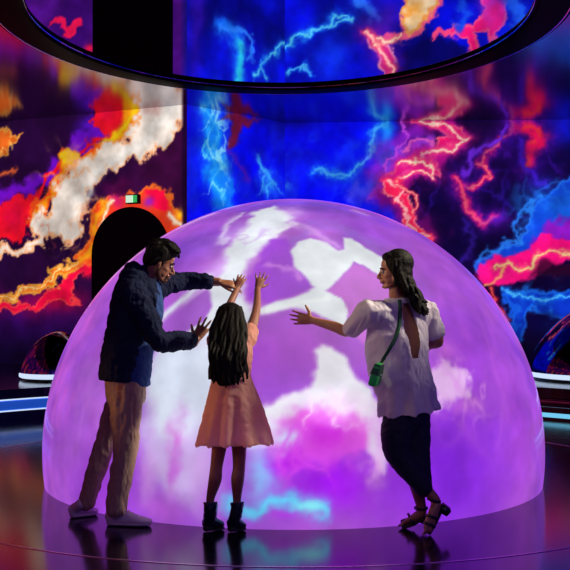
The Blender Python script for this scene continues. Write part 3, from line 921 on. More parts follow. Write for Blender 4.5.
class Lumps:
    """gathers closed lofts and ellipsoids, then fuses them into one smooth skin"""
    def __init__(self):
        self.bm = bmesh.new()

    def ell(self, c, r, rot=None, seg=20):
        m = Matrix.Translation(Vector(c)) @ (rot.to_4x4() if rot is not None else Matrix.Identity(4)) @ Matrix.Diagonal((r[0], r[1], r[2], 1))
        bmesh.ops.create_uvsphere(self.bm, u_segments=seg, v_segments=seg // 2 + 2, radius=1.0, matrix=m)
        return self

    def loft(self, pts, ref=None, n=18, caps=True):
        """pts: (centre, r_side, r_front); the side axis is ref made square to the run of the loft"""
        P = [Vector(p[0]) for p in pts]
        R = [(p[1], p[2] if len(p) > 2 else p[1]) for p in pts]
        if len(P) > 2 or True:
            P, R = self._smooth(P, R)
        rows = []
        ref = Vector(ref) if ref is not None else None
        prev = None
        for i, c in enumerate(P):
            t = (P[min(i + 1, len(P) - 1)] - P[max(i - 1, 0)]).normalized()
            if ref is not None:
                s = ref - t * ref.dot(t)
            elif prev is not None:
                s = prev - t * prev.dot(t)
            else:
                s = t.orthogonal()
            s.normalize()
            prev = s
            f = t.cross(s)
            rows.append((c, s, f, R[i], t))
        vr = []

        def row(c, s, f, r, k=1.0):
            return [self.bm.verts.new(c + s * (r[0] * k * math.cos(2 * math.pi * j / n)) + f * (r[1] * k * math.sin(2 * math.pi * j / n))) for j in range(n)]
        if caps:
            c, s, f, r, t = rows[0]
            m = min(r)
            for a in (75, 50, 25):
                vr.append(row(c - t * m * math.sin(math.radians(a)) * 0.9, s, f, r, math.cos(math.radians(a))))
        for c, s, f, r, t in rows:
            vr.append(row(c, s, f, r))
        if caps:
            c, s, f, r, t = rows[-1]
            m = min(r)
            for a in (25, 50, 75):
                vr.append(row(c + t * m * math.sin(math.radians(a)) * 0.9, s, f, r, math.cos(math.radians(a))))
        for a, b in zip(vr[:-1], vr[1:]):
            for j in range(n):
                self.bm.faces.new((a[j], a[(j + 1) % n], b[(j + 1) % n], b[j]))
        self.bm.faces.new(list(reversed(vr[0])))
        self.bm.faces.new(vr[-1])
        return self

    @staticmethod
    def _smooth(P, R, sub=4):
        if len(P) < 3:
            sub = 6
        out, ro = [], []
        n = len(P)
        for i in range(n - 1):
            p0, p1, p2, p3 = P[max(i - 1, 0)], P[i], P[i + 1], P[min(i + 2, n - 1)]
            q0, q1, q2, q3 = R[max(i - 1, 0)], R[i], R[i + 1], R[min(i + 2, n - 1)]
            for k in range(sub):
                t = k / sub
                b = (-0.5 * t + t * t - 0.5 * t ** 3, 1 - 2.5 * t * t + 1.5 * t ** 3, 0.5 * t + 2 * t * t - 1.5 * t ** 3, -0.5 * t * t + 0.5 * t ** 3)
                out.append(p0 * b[0] + p1 * b[1] + p2 * b[2] + p3 * b[3])
                ro.append(tuple(max(q0[j] * b[0] + q1[j] * b[1] + q2[j] * b[2] + q3[j] * b[3], 1e-4) for j in (0, 1)))
        out.append(P[-1]); ro.append(R[-1])
        return out, ro

    def fuse(self, name, mat, parent, voxel=0.006, smooth=4, shape=None, cut=None, thick=0.0, adapt=0.0):
        bmesh.ops.recalc_face_normals(self.bm, faces=self.bm.faces[:])
        me = bpy.data.meshes.new(name + '_raw')
        self.bm.to_mesh(me)
        self.bm.free()
        o = bpy.data.objects.new(name + '_raw', me)
        COL.objects.link(o)
        m = o.modifiers.new('r', 'REMESH')
        m.mode = 'VOXEL'
        m.voxel_size = voxel
        if smooth:
            s = o.modifiers.new('s', 'SMOOTH')
            s.factor = 0.5
            s.iterations = smooth
        dg = bpy.context.evaluated_depsgraph_get()
        res = bpy.data.meshes.new_from_object(o.evaluated_get(dg))
        bpy.data.objects.remove(o)
        bpy.data.meshes.remove(me)
        res.name = name
        if shape is not None:
            n = len(res.vertices)
            co = np.empty(n * 3, np.float32); res.vertices.foreach_get('co', co)
            no = np.empty(n * 3, np.float32); res.vertex_normals.foreach_get('vector', no)
            co = co.reshape(-1, 3); no = no.reshape(-1, 3)
            co = co + no * shape(co, no)[:, None]
            res.vertices.foreach_set('co', co.astype(np.float32).ravel())
            res.update()
        if cut is not None:
            b = bmesh.new(); b.from_mesh(res)
            kill = [f for f in b.faces if cut(f.calc_center_median(), f.normal)]
            bmesh.ops.delete(b, geom=kill, context='FACES')
            b.to_mesh(res); b.free()
        ob = link(name, res, mat, parent)
        if thick:
            s = ob.modifiers.new('thickness', 'SOLIDIFY')
            s.thickness = thick
            s.offset = -1
        return ob


def folds(seed, amp, scale, stretch=(1, 1, 1), ridged=True):
    def fn(co, no):
        x = co[:, 0] / scale * stretch[0] + co[:, 1] / scale * 0.6
        y = co[:, 2] / scale * stretch[2] + co[:, 1] / scale * 0.5
        v = fbm(x, y, seed, 3, 0.5)
        if ridged:
            v = 0.6 - np.abs(v) * 2.2
        return amp * v
    return fn


def hand(L, wrist, direc, back, thumb, s=1.0, spread=1.0, curl=(10, 14, 14, 18), thumb_out=45, wr=0.026, fr=0.0082):
    """palm, four fingers and a thumb; back = the way the back of the hand faces, thumb = +1/-1 side"""
    X = Vector(direc).normalized()
    B = Vector(back); B = (B - X * B.dot(X)).normalized()
    Y = B.cross(X).normalized() * thumb

    def W(x, y, z):
        return Vector(wrist) + (X * x + Y * y + B * z) * s
    L.loft([(W(-0.03, 0, 0), wr * s, wr * 0.8 * s), (W(0.0, 0, 0), wr * s, 0.019 * s), (W(0.035, 0.002, 0), 0.036 * s, 0.017 * s),
            (W(0.075, 0, 0), 0.041 * s, 0.0145 * s), (W(0.092, 0, 0), 0.038 * s, 0.012 * s)], ref=Y, n=16)
    roots = ((0.088, 0.031), (0.095, 0.0105), (0.092, -0.0105), (0.083, -0.030))
    lens = (0.072, 0.080, 0.074, 0.058)
    fan = (9, 2.5, -4, -12)
    for k in range(4):
        a = math.radians(fan[k] * spread)
        d = (X * math.cos(a) + Y * math.sin(a)).normalized()
        p = W(roots[k][0] - 0.012, roots[k][1], 0)
        c = 0.0
        pts = [(p, fr * 1.12 * s)]
        for j, fl in enumerate((0.5, 0.3, 0.24)):
            c += math.radians(curl[k])
            dd = d * math.cos(c) - B * math.sin(c)
            p = p + dd * (lens[k] * fl + (0.012 if j == 0 else 0)) * s
            pts.append((p, fr * (1.02, 0.94, 0.74)[j] * s))
        L.loft(pts, ref=Y, n=10)
    a = math.radians(thumb_out)
    d = (X * math.cos(a) + Y * math.sin(a) - B * 0.25).normalized()
    p0 = W(0.022, 0.018, -0.004)
    d2 = (d + X * 0.35).normalized()
    L.loft([(p0, 0.014 * s), (p0 + d * 0.042 * s, 0.0115 * s), (p0 + d * 0.042 * s + d2 * 0.03 * s, 0.0098 * s), (p0 + d * 0.042 * s + d2 * 0.052 * s, 0.0075 * s)], n=10)


def head_frame(c, look, up=(0, 0, 1)):
    X = Vector(look).normalized()
    Y = Vector(up).cross(X).normalized()
    U = X.cross(Y)
    m = Matrix((X, Y, U)).transposed()
    return Vector(c), m


def head(L, c, m, s=1.0, fem=0.0):
    def W(x, y, z):
        return c + m @ (Vector((x, y, z)) * s)

    def E(p, r, rot=None):
        R = m if rot is None else m @ rot
        L.ell(W(*p), (r[0] * s, r[1] * s, r[2] * s), R)
    E((-0.010, 0, 0.035), (0.098, 0.076, 0.085))
    E((0.030, 0, -0.025), (0.060, 0.060, 0.085))
    E((0.030, 0, 0.040), (0.058, 0.062, 0.055))
    jw = 0.050 - 0.006 * fem
    for q in (-1, 1):
        L.loft([(W(-0.004, q * 0.060, -0.035), 0.016 * s), (W(0.012, q * jw, -0.078), 0.017 * s), (W(0.050, q * 0.026, -0.104), 0.016 * s), (W(0.070, q * 0.006, -0.110), 0.015 * s)], n=12)
        E((0.050, q * 0.038, -0.038), (0.026, 0.021, 0.026))
        E((0.036, q * 0.036, -0.064), (0.036, 0.024, 0.036))
        E((0.078, q * 0.026, 0.014), (0.013, 0.024, 0.008))
        E((-0.006, q * 0.078, -0.020), (0.017, 0.008, 0.030), Matrix.Rotation(math.radians(-12), 3, 'Y'))
        E((0.001, q * 0.078, -0.042), (0.009, 0.007, 0.012))
        E((0.099, q * 0.011, -0.046), (0.010, 0.008, 0.008))
    E((0.045, 0, -0.095), (0.036, 0.034, 0.022))
    L.loft([(W(0.084, 0, 0.012), 0.009 * s), (W(0.098, 0, -0.014), 0.0095 * s), (W(0.114, 0, -0.040), 0.0115 * s), (W(0.098, 0, -0.050), 0.009 * s)], n=12)
    E((0.084, 0, -0.072), (0.017, 0.026, 0.016))
    E((0.092, 0, -0.068), (0.011, 0.021, 0.0065))
    E((0.090, 0, -0.080), (0.011, 0.018, 0.007))
    E((0.077, 0, -0.108), (0.016, 0.018, 0.014))


def face_parts(c, m, s, parent):
    def W(x, y, z):
        return c + m @ (Vector((x, y, z)) * s)
    for q in (-1, 1):
        bm = bmesh.new()
        bmesh.ops.create_uvsphere(bm, u_segments=16, v_segments=12, radius=0.0118 * s, matrix=Matrix.Translation(W(0.079, q * 0.031, -0.008)))
        e = from_bm('eye', bm, M['eye_white'], parent)
        bm = bmesh.new()
        bmesh.ops.create_uvsphere(bm, u_segments=14, v_segments=10, radius=0.0072 * s, matrix=Matrix.Translation(W(0.0862, q * 0.031, -0.008)))
        from_bm('iris', bm, M['iris'], e)
        L = Lumps()
        L.loft([(W(0.090, q * 0.010, 0.014), 0.003 * s, 0.004 * s), (W(0.092, q * 0.028, 0.021), 0.004 * s, 0.005 * s), (W(0.078, q * 0.050, 0.016), 0.003 * s, 0.003 * s)], n=8)
        from_bm('eyebrow', L.bm, M['hair'], parent)
    L = Lumps()
    L.ell(W(0.0965, 0, -0.0685), (0.008 * s, 0.0185 * s, 0.0045 * s), m)
    L.ell(W(0.0945, 0, -0.0795), (0.008 * s, 0.016 * s, 0.005 * s), m)
    from_bm('lips', L.bm, M['lips'], parent)


def shoe(parent, heel, toe, mat, sole_mat, lace_mat, top, s=1.0, name='shoe'):
    """low sneaker; heel and toe are ground points, top the ankle opening"""
    h, t = Vector(heel), Vector(toe)
    X = (t - h); ln = X.length; X.normalize()
    Y = Z.cross(X).normalized()
    U = X.cross(Y)

    def W(x, y, z):
        return h + X * (x * ln) + Y * y * s + U * z * s
    L = Lumps()
    L.loft([(W(0.06, 0, 0.050), 0.030 * s, 0.040 * s), (W(0.22, 0, 0.058), 0.037 * s, 0.048 * s), (W(0.42, 0, 0.052), 0.039 * s, 0.042 * s), (W(0.62, 0, 0.042), 0.043 * s, 0.032 * s),
            (W(0.82, 0, 0.034), 0.044 * s, 0.024 * s), (W(0.95, 0, 0.030), 0.032 * s, 0.018 * s)], ref=Y)
    L.loft([(W(0.20, 0, 0.06), 0.036 * s, 0.046 * s), (Vector(top), 0.038 * s, 0.046 * s)], ref=Y)
    sh = L.fuse(name, mat, parent, 0.005, 3)
    L = Lumps()
    L.loft([(W(0.05, 0, 0.014), 0.033 * s, 0.014 * s), (W(0.3, 0, 0.014), 0.040 * s, 0.014 * s), (W(0.7, 0, 0.014), 0.047 * s, 0.014 * s), (W(0.93, 0, 0.016), 0.036 * s, 0.014 * s)], ref=Y)
    L.fuse('sole', sole_mat, sh, 0.005, 2)
    L = Lumps()
    for i in range(5):
        x = 0.40 + i * 0.075
        z = 0.107 - i * 0.0115
        L.loft([(W(x, -0.030, z - 0.018), 0.0045 * s), (W(x + 0.02, 0, z), 0.0045 * s), (W(x, 0.030, z - 0.018), 0.0045 * s)], n=8)
    from_bm('laces', L.bm, lace_mat, sh)
    return sh


# ------------------------------------------------------------ the man
man = tag(empty('person', at(112, 524, 6.68)), 'bearded person in navy jacket and khaki trousers, reaching towards the dome', 'person')
DM = 6.68
fM = Vector((0.975, -0.10, 0)).normalized()
LM = Z.cross(fM)                                 # his left: away from the camera
chest = at(136, 312, DM); neck = at(147, 279, DM); pelvis = at(125, 383, DM); waist = at(126, 352, DM)
shR = at(138, 289, DM) - LM * 0.175
shL = at(152, 286, DM) + LM * 0.175
elR = at(160, 341, 6.50); wrR = at(196, 340, 6.74)
elL = at(184, 281, 6.95); wrL = at(219, 282, 6.93)
hipR = pelvis - LM * 0.09 + Vector((0.02, 0, 0)); hipL = pelvis + LM * 0.09
knR = at(126, 446, 6.57); anR = at(116, 508, 6.58)
knL = at(104, 446, 6.80); anL = at(85.5, 506, 6.82)
hc = at(160, 261.5, DM)
hcM, hmM = head_frame(hc, (0.86, 0.17, -0.36), (0.0, 0.0, 1))
B = Lumps()
head(B, hcM, hmM, 0.93)
B.loft([(hcM + hmM @ Vector((-0.03, 0, -0.04)), 0.055), (at(151, 272, DM), 0.055), (neck, 0.058), (at(146, 288, DM), 0.07, 0.05)], ref=LM)
B.loft([(at(145, 290, DM), 0.09, 0.05), (chest, 0.165, 0.105), (waist, 0.140, 0.095), (pelvis, 0.155, 0.105), (pelvis - Z * 0.06, 0.14, 0.095)], ref=LM, n=24)
B.loft([(shR + (chest - shR) * 0.35, 0.04), (shR + Vector((0.0, 0.02, -0.03)), 0.045), (elR, 0.040), (wrR, 0.028, 0.026)], n=16)
B.loft([(shL + (chest - shL) * 0.35, 0.04), (shL + Vector((0.0, -0.02, -0.02)), 0.045), (elL, 0.040), (wrL, 0.028, 0.026)], n=16)
for hp, kn, an in ((hipR, knR, anR), (hipL, knL, anL)):
    B.loft([(hp, 0.085), (hp.lerp(kn, 0.4), 0.08), (kn, 0.056), (kn.lerp(an, 0.35), 0.054), (an, 0.036)], n=16)
hand(B, wrR, at(209, 317, 6.80) - wrR, (-0.15, -1, 0.1), 1, 0.98, 1.45, (6, 8, 8, 10), 52)
hand(B, wrL, at(244, 286, 6.92) - wrL, (0.0, -0.55, 0.84), -1, 0.95, 0.5, (12, 20, 28, 34), 28)
body = B.fuse('body', M['skin_man'], man, 0.0045, 3)
face_parts(hcM, hmM, 0.93, man)

L = Lumps()                                      # hair
hw_ = lambda x, y, z: hcM + hmM @ (Vector((x, y, z)) * 0.93)
L.ell(hw_(-0.020, 0, 0.052), (0.096, 0.082, 0.080), hmM)
L.ell(hw_(-0.060, 0, 0.000), (0.055, 0.074, 0.070), hmM)
L.ell(hw_(0.035, 0, 0.090), (0.060, 0.070, 0.038), hmM)
rnd = random.Random(3)
for i in range(80):
    y = rnd.uniform(-0.065, 0.065)
    x = rnd.uniform(-0.09, 0.075)
    zz = 0.052 + 0.088 * math.sqrt(max(0.05, 1 - (y / 0.085) ** 2 - ((x + 0.015) / 0.115) ** 2))
    L.loft([(hw_(x - 0.02, y, zz - 0.012), 0.011), (hw_(x + 0.012, y * 1.03, zz + 0.006 + rnd.uniform(0, 0.008)), 0.010), (hw_(x + 0.042, y * 1.05 + rnd.uniform(-0.008, 0.008), zz - 0.004 + rnd.uniform(-0.004, 0.01)), 0.006)], n=8)
for q in (-1, 1):
    L.loft([(hw_(0.018, q * 0.074, 0.045), 0.014, 0.008), (hw_(0.016, q * 0.075, 0.0), 0.011, 0.006), (hw_(0.014, q * 0.071, -0.030), 0.008, 0.005)], n=10)
    for i in range(16):
        x = rnd.uniform(-0.09, 0.0); z0 = rnd.uniform(-0.02, 0.06)
        yy = q * 0.080 * math.sqrt(max(0.1, 1 - ((x + 0.02) / 0.11) ** 2))
        L.loft([(hw_(x + 0.01, yy * 0.98, z0 + 0.03), 0.009), (hw_(x, yy * 1.02, z0), 0.009), (hw_(x - 0.008, yy * 0.97, z0 - 0.03), 0.005)], n=8)
L.fuse('hair', M['hair'], man, 0.0045, 1)
L = Lumps()
for q in (-1, 1):
    L.loft([(hw_(0.012, q * 0.071, -0.03), 0.010, 0.006), (hw_(0.014, q * 0.060, -0.072), 0.018, 0.010), (hw_(0.046, q * 0.034, -0.103), 0.019, 0.010), (hw_(0.076, q * 0.008, -0.114), 0.016, 0.012)], n=10)
    L.loft([(hw_(0.098, q * 0.003, -0.060), 0.004), (hw_(0.092, q * 0.022, -0.068), 0.004), (hw_(0.080, q * 0.028, -0.092), 0.006)], n=8)
L.ell(hw_(0.084, 0, -0.106), (0.012, 0.018, 0.014), hmM)
L.fuse('beard', M['beard'], man, 0.004, 2)

J = Lumps()                                      # navy jacket, open in front
J.loft([(at(143, 268, DM), 0.075, 0.070), (at(138.5, 275, DM), 0.135, 0.108), (at(138, 287, DM), 0.180, 0.135), (at(136, 306, DM), 0.200, 0.155), (at(130, 335, DM), 0.190, 0.148),
        (at(125, 358, DM), 0.190, 0.145), (at(122.5, 380, DM), 0.195, 0.143)], ref=LM, n=28, caps=False)
shRj = at(137, 291, DM) - LM * 0.165
J.loft([(shRj + (chest - shRj) * 0.35, 0.085), (shRj, 0.086), (shRj.lerp(elR, 0.55), 0.074), (elR, 0.066), (elR.lerp(wrR, 0.55), 0.058), (at(191.5, 341.5, 6.71), 0.050, 0.046)], n=20, caps=True)
shLj = at(155, 285, DM) + LM * 0.16
J.loft([(shLj + (chest - shLj) * 0.3, 0.080), (shLj, 0.078), (elL.lerp(shLj, 0.35), 0.066), (elL, 0.058), (at(207.5, 281.5, 6.935), 0.052, 0.050)], n=20)
J.loft([(at(143, 270, DM) - LM * 0.03, 0.052, 0.03), (at(141, 275, DM) - LM * 0.065, 0.03, 0.035), (at(150, 281, DM) - LM * 0.095, 0.026, 0.024), (at(155, 293, DM) - LM * 0.10, 0.028, 0.018), (at(158, 306, DM) - LM * 0.10, 0.022, 0.014)], n=12)
jf = folds(4, 0.008, 0.085, (1.0, 1, 1.5))
jf2 = folds(14, 0.005, 0.035, (1.5, 1, 0.7))
J.fuse('jacket', M['navy'], man, 0.0065, 3, lambda c, n: jf(c, n) + jf2(c, n))
S = Lumps()                                      # blue shirt showing in the jacket front
S.loft([(at(149, 279, DM), 0.075, 0.070), (at(146, 290, DM), 0.12, 0.098), (at(143, 312, DM), 0.15, 0.125), (at(138, 345, DM), 0.15, 0.100), (at(134.5, 372, DM), 0.155, 0.102), (at(133, 384, DM), 0.16, 0.104)], ref=LM, n=24, caps=False)
S.fuse('shirt', M['denim'], man, 0.007, 3, folds(8, 0.005, 0.05))
C = Lumps()
C.loft([(at(146, 277, DM) - LM * 0.072, 0.018, 0.010), (at(150, 283, DM) - LM * 0.085, 0.016, 0.010), (at(152, 293, DM) - LM * 0.098, 0.012, 0.008), (at(153, 300, DM) - LM * 0.11, 0.006, 0.006)], n=10)
C.fuse('collar', M['pale_shirt'], man, 0.004, 2)
T = Lumps()
T.loft([(at(124, 366, DM), 0.165, 0.122), (at(125.5, 380, DM), 0.170, 0.124), (at(126, 398, DM), 0.165, 0.118), (at(125, 408, DM), 0.13, 0.09)], ref=LM, n=24)
T.loft([(hipR + Vector((0.01, 0, -0.03)), 0.092, 0.105), (hipR.lerp(knR, 0.55), 0.085, 0.095), (knR, 0.072, 0.078), (knR.lerp(anR, 0.5), 0.068, 0.074), (at(116.5, 503, 6.58), 0.060, 0.066), (at(117, 509, 6.58), 0.058, 0.066)], ref=LM, n=20)
T.loft([(hipL + Vector((-0.015, 0, -0.03)), 0.092, 0.100), (hipL.lerp(knL, 0.55), 0.082, 0.086), (knL, 0.068, 0.068), (knL.lerp(anL, 0.5), 0.062, 0.062), (at(86.5, 502, 6.82), 0.055, 0.056)], ref=LM, n=20)
T.fuse('trousers', M['khaki'], man, 0.0065, 3, folds(21, 0.006, 0.07, (1.6, 1, 0.7)))
def gnd(x, y, z=0.0):
    """floor point seen at photograph position x, y"""
    return at(x, y, (CAMZ - z) * FPX / (y - HY))
shoe(man, gnd(106.5, 525), gnd(152, 526.5), M['sneaker'], M['sole'], M['lace'], anR + Vector((0.0, 0, -0.01)), 1.0)
shoe(man, gnd(70.5, 518), gnd(97, 514.5) , M['sneaker'], M['sole'], M['lace'], at(83, 503, 6.80), 0.92)

# ------------------------------------------------------------ the girl
girl = tag(empty('person', at(224, 532, 6.44)), 'small long-haired person in a peach dress and black boots, back turned, both hands raised', 'person')
fG = Vector((0.10, 0.995, 0)).normalized()
LG = Z.cross(fG)
g = lambda x, y, d: at(x, y, d - 0.08)
hcG, hmG = head_frame(g(230.5, 322, 6.62), (0.12, 0.95, 0.28))
B = Lumps()
head(B, hcG, hmG, 0.84, 1)
B.loft([(g(231, 326, 6.58), 0.042), (g(231, 336, 6.55), 0.040), (g(231, 343, 6.54), 0.06, 0.05)], ref=LG)
B.loft([(g(231, 342, 6.54), 0.09, 0.05), (g(231, 356, 6.52), 0.105, 0.075), (g(231, 374, 6.49), 0.095, 0.072), (g(232, 394, 6.47), 0.115, 0.085), (g(232, 404, 6.47), 0.11, 0.08)], ref=LG, n=20)
sLg, eLg, wLg = g(216, 341, 6.56), g(226, 313, 6.80), g(237, 289, 7.00)
sRg, eRg, wRg = g(247, 340, 6.56), g(256, 312, 6.78), g(257.5, 289, 7.00)
for s_, e_, w_ in ((sLg, eLg, wLg), (sRg, eRg, wRg)):
    B.loft([(s_.lerp(g(231, 352, 6.53), 0.3), 0.04), (s_, 0.040), (e_, 0.028), (w_, 0.0205, 0.019)], n=14)
hand(B, wLg, g(241, 279, 7.03) - wLg, (-0.1, -1, 0.2), 1, 0.72, 1.0, (14, 14, 14, 14), 40, fr=0.0088)
hand(B, wRg, g(261.5, 276, 7.035) - wRg, (0.05, -1, 0.15), -1, 0.74, 1.7, (3, 4, 4, 5), 50, fr=0.0088)
for hx, kx, ax, d in ((221, 216.5, 210.5, 6.49), (240, 239, 237, 6.49)):
    B.loft([(g(hx + (232 - hx) * 0.2, 400, d), 0.075), (g(hx - 1, 440, d), 0.050), (g(kx, 466, d), 0.038), (g(kx - 1.5, 480, d - 0.01), 0.040), (g(ax, 498, d), 0.026), (g(ax, 508, d), 0.026)], n=14)
B.fuse('body', M['skin_girl'], girl, 0.0045, 3)
face_parts(hcG, hmG, 0.84, girl)

D = Lumps()
D.loft([(g(231, 334, 6.55), 0.055, 0.050), (g(231, 340, 6.54), 0.105, 0.062), (g(231.5, 352, 6.53), 0.128, 0.095), (g(231.5, 370, 6.50), 0.118, 0.092), (g(231.5, 380, 6.485), 0.122, 0.096),
        (g(232.5, 400, 6.47), 0.158, 0.135), (g(234, 425, 6.45), 0.195, 0.160), (g(234.5, 444.5, 6.44), 0.220, 0.178)], ref=LG, n=40, caps=False)
for s_, e_ in ((sLg, eLg), (sRg, eRg)):
    D.loft([(s_.lerp(g(231, 352, 6.53), 0.35), 0.062), (s_, 0.058), (s_.lerp(e_, 0.30), 0.054)], n=18)


def dress_shape(co, no):
    cx, cy = np.array(g(234, 425, 6.47))[:2]
    a = np.arctan2(co[:, 1] - cy, co[:, 0] - cx)
    z1, z0 = g(0, 384, 6.47).z, g(0, 446, 6.47).z
    k = np.clip((z1 - co[:, 2]) / (z1 - z0), 0, 1)
    return k * 0.020 * np.cos(a * 11 + 0.6 * np.sin(a * 3)) * (np.abs(no[:, 2]) < 0.8) + folds(31, 0.004, 0.05)(co, no)


D.fuse('dress', M['dress'], girl, 0.006, 3, dress_shape, cut=lambda c, n: n.z < -0.6 and c.z < g(0, 442.5, 6.44).z)

H = Lumps()                                      # long hair down the back
hg = lambda x, y, z: hcG + hmG @ (Vector((x, y, z)) * 0.84)
H.ell(hg(-0.016, 0, 0.040), (0.104, 0.090, 0.092), hmG)
H.ell(hg(-0.050, 0, -0.020), (0.062, 0.086, 0.085), hmG)
H.loft([(g(230, 313, 6.60), 0.050, 0.040), (g(230, 322, 6.545), 0.080, 0.050), (g(228.5, 338, 6.475), 0.090, 0.045), (g(227, 355, 6.425), 0.094, 0.040), (g(227, 370, 6.395), 0.086, 0.034), (g(229, 382, 6.38), 0.068, 0.024)], ref=LG, n=24)
rnd = random.Random(11)
for i in range(46):
    u = rnd.uniform(-1, 1)
    x0 = 230 + u * 13.5
    dz = rnd.uniform(0, 1)
    ph = rnd.uniform(0, 6.28)
    end = rnd.uniform(374, 388) - abs(u) * 5
    pts = []
    for k in range(8):
        t = k / 7
        y = 307.5 + (end - 307.5) * t
        x = 230 + (x0 - 230) * (0.75 + 0.25 * min(1, t * 4)) + (-3.0 * math.sin(t * 2.4)) + u * 5.0 * math.sin(min(t * 1.3, 1) * 1.9) + 2.2 * min(1, t * 2) * math.sin(ph + t * 10)
        d = 6.585 - 0.185 * min(1, t * 1.4) ** 0.8 - 0.045 * math.sqrt(max(0, 1 - u * u)) + 0.008 * math.cos(ph + t * 8)
        pts.append((g(x, y, d), 0.014 * (1 - 0.55 * t), 0.011 * (1 - 0.5 * t)))
    H.loft(pts, ref=LG, n=8)
H.fuse('hair', M['hair'], girl, 0.0045, 1)


def boot(parent, ankle, heel, toe):
    h, t = Vector(heel), Vector(toe)
    X = t - h; ln = X.length; X.normalize(); Y = Z.cross(X).normalized()
    W = lambda x, y, z: h + X * (x * ln) + Y * y + Z * z
    L = Lumps()
    L.loft([(W(0.12, 0, 0.052), 0.032, 0.034), (W(0.35, 0, 0.055), 0.036, 0.036), (W(0.65, 0, 0.044), 0.038, 0.028), (W(0.9, 0, 0.036), 0.030, 0.020)], ref=Y)
    top = Vector(ankle)
    L.loft([(W(0.24, 0, 0.055), 0.036, 0.040), (W(0.24, 0, 0.09).lerp(Vector((top.x, top.y, W(0, 0, 0.09).z)), 0.5), 0.036, 0.040), (top - Z * 0.03, 0.037, 0.041), (top, 0.041, 0.045)], ref=Y, caps=False)
    b = L.fuse('boot', M['boot'], parent, 0.005, 2, folds(int(ln * 1000), 0.003, 0.03))
    L = Lumps()
    L.loft([(W(0.05, 0, 0.0142), 0.030, 0.012), (W(0.4, 0, 0.0142), 0.034, 0.010), (W(0.7, 0, 0.0142), 0.041, 0.012), (W(0.95, 0, 0.0142), 0.030, 0.012)], ref=Y)
    L.loft([(W(0.1, 0, 0.025), 0.031, 0.022), (W(0.25, 0, 0.025), 0.032, 0.022)], ref=Y)
    L.fuse('sole', M['sole_black'], b, 0.005, 1)
    L = Lumps()
    for i in range(6):
        z = 0.085 + i * 0.016
        f = 0.45 - min(i * 0.035, 0.12)
        k = (z - 0.05) / 0.14
        ctr = W(0.24, 0, z).lerp(Vector((top.x, top.y, W(0, 0, z).z)), min(1, k))
        L.loft([(ctr + X * 0.030 - Y * 0.030, 0.003), (ctr + X * (0.046), 0.0035), (ctr + X * 0.030 + Y * 0.030, 0.003)], n=8)
    from_bm('laces', L.bm, M['lace_blue'], b)
    return b


M['sole_black'] = pmat('black_rubber', (10, 10, 14), 0.6)
M['lace_blue'] = pmat('dark_blue_lace', (40, 70, 130), 0.5)
boot(girl, g(210.5, 502, 6.49), gnd(204.5, 532), gnd(221, 531.5) + Vector((0.01, 0.05, 0)))
boot(girl, g(237, 502, 6.49), gnd(229.5, 532.5), gnd(242.5, 532) + Vector((0.01, 0.045, 0)))

# ------------------------------------------------------------ the woman
woman = tag(empty('person', at(424, 530, 6.45)), 'long-haired person in white open-back blouse and dark trousers, one arm stretched out', 'person')
DWm = 6.50
fW = Vector((-0.50, 0.866, 0)).normalized()
LW = Z.cross(fW)
wv = lambda x, y, d: at(x, y, d - 0.02)
hcW, hmW = head_frame(wv(394, 270.3, 6.50), (-0.96, 0.04, -0.07), (0.06, 0, 1))
sLw, eLw, wLw = wv(369, 312, 6.40), wv(349.5, 331, 6.52), wv(313, 320.5, 6.68)
sRw, eRw, wRw = wv(427, 312, 6.62), wv(438.5, 340, 6.60), wv(420, 350, 6.74)
ctr = lambda y, x, d=DWm: wv(x, y, d)
B = Lumps()
head(B, hcW, hmW, 0.87, 1)
B.loft([(hcW + hmW @ Vector((-0.025, 0, -0.04)), 0.045), (wv(396, 291, 6.51), 0.044), (wv(398, 300, 6.52), 0.055), (wv(399, 307, 6.52), 0.10, 0.06)], ref=LW)
B.loft([(wv(399, 309, 6.52), 0.135, 0.06), (wv(400, 326, 6.53), 0.150, 0.088), (wv(405, 352, 6.53), 0.125, 0.085), (wv(406, 374, 6.52), 0.135, 0.095), (wv(406, 396, 6.51), 0.155, 0.105), (wv(406, 408, 6.51), 0.14, 0.095)], ref=LW, n=24)
for s_, e_, w_ in ((sLw, eLw, wLw), (sRw, eRw, wRw)):
    B.loft([(s_.lerp(wv(400, 324, 6.52), 0.25), 0.045), (s_, 0.046), (e_, 0.034), (e_.lerp(w_, 0.4), 0.033), (w_, 0.0225, 0.021)], n=14)
hand(B, wLw, wv(291, 317, 6.74) - wLw, (-0.1, -0.95, -0.1), -1, 0.92, 1.0, (3, 3, 4, 5), 62)
hand(B, wRw, wv(408, 344, 6.80) - wRw, (0.3, 0.6, 0.5), 1, 0.9, 0.6, (20, 22, 24, 26), 35)
hipA, knA, anA = wv(401, 398, 6.47), wv(393.5, 452, 6.46), wv(430, 493, 6.44)
hipB, knB, anB = wv(412, 398, 6.56), wv(408, 450, 6.52), wv(421, 505, 6.56)
for hp, kn, an in ((hipA, knA, anA), (hipB, knB, anB)):
    B.loft([(hp, 0.085), (hp.lerp(kn, 0.5), 0.074), (kn, 0.052), (kn.lerp(an, 0.4), 0.05), (an, 0.031)], n=16)
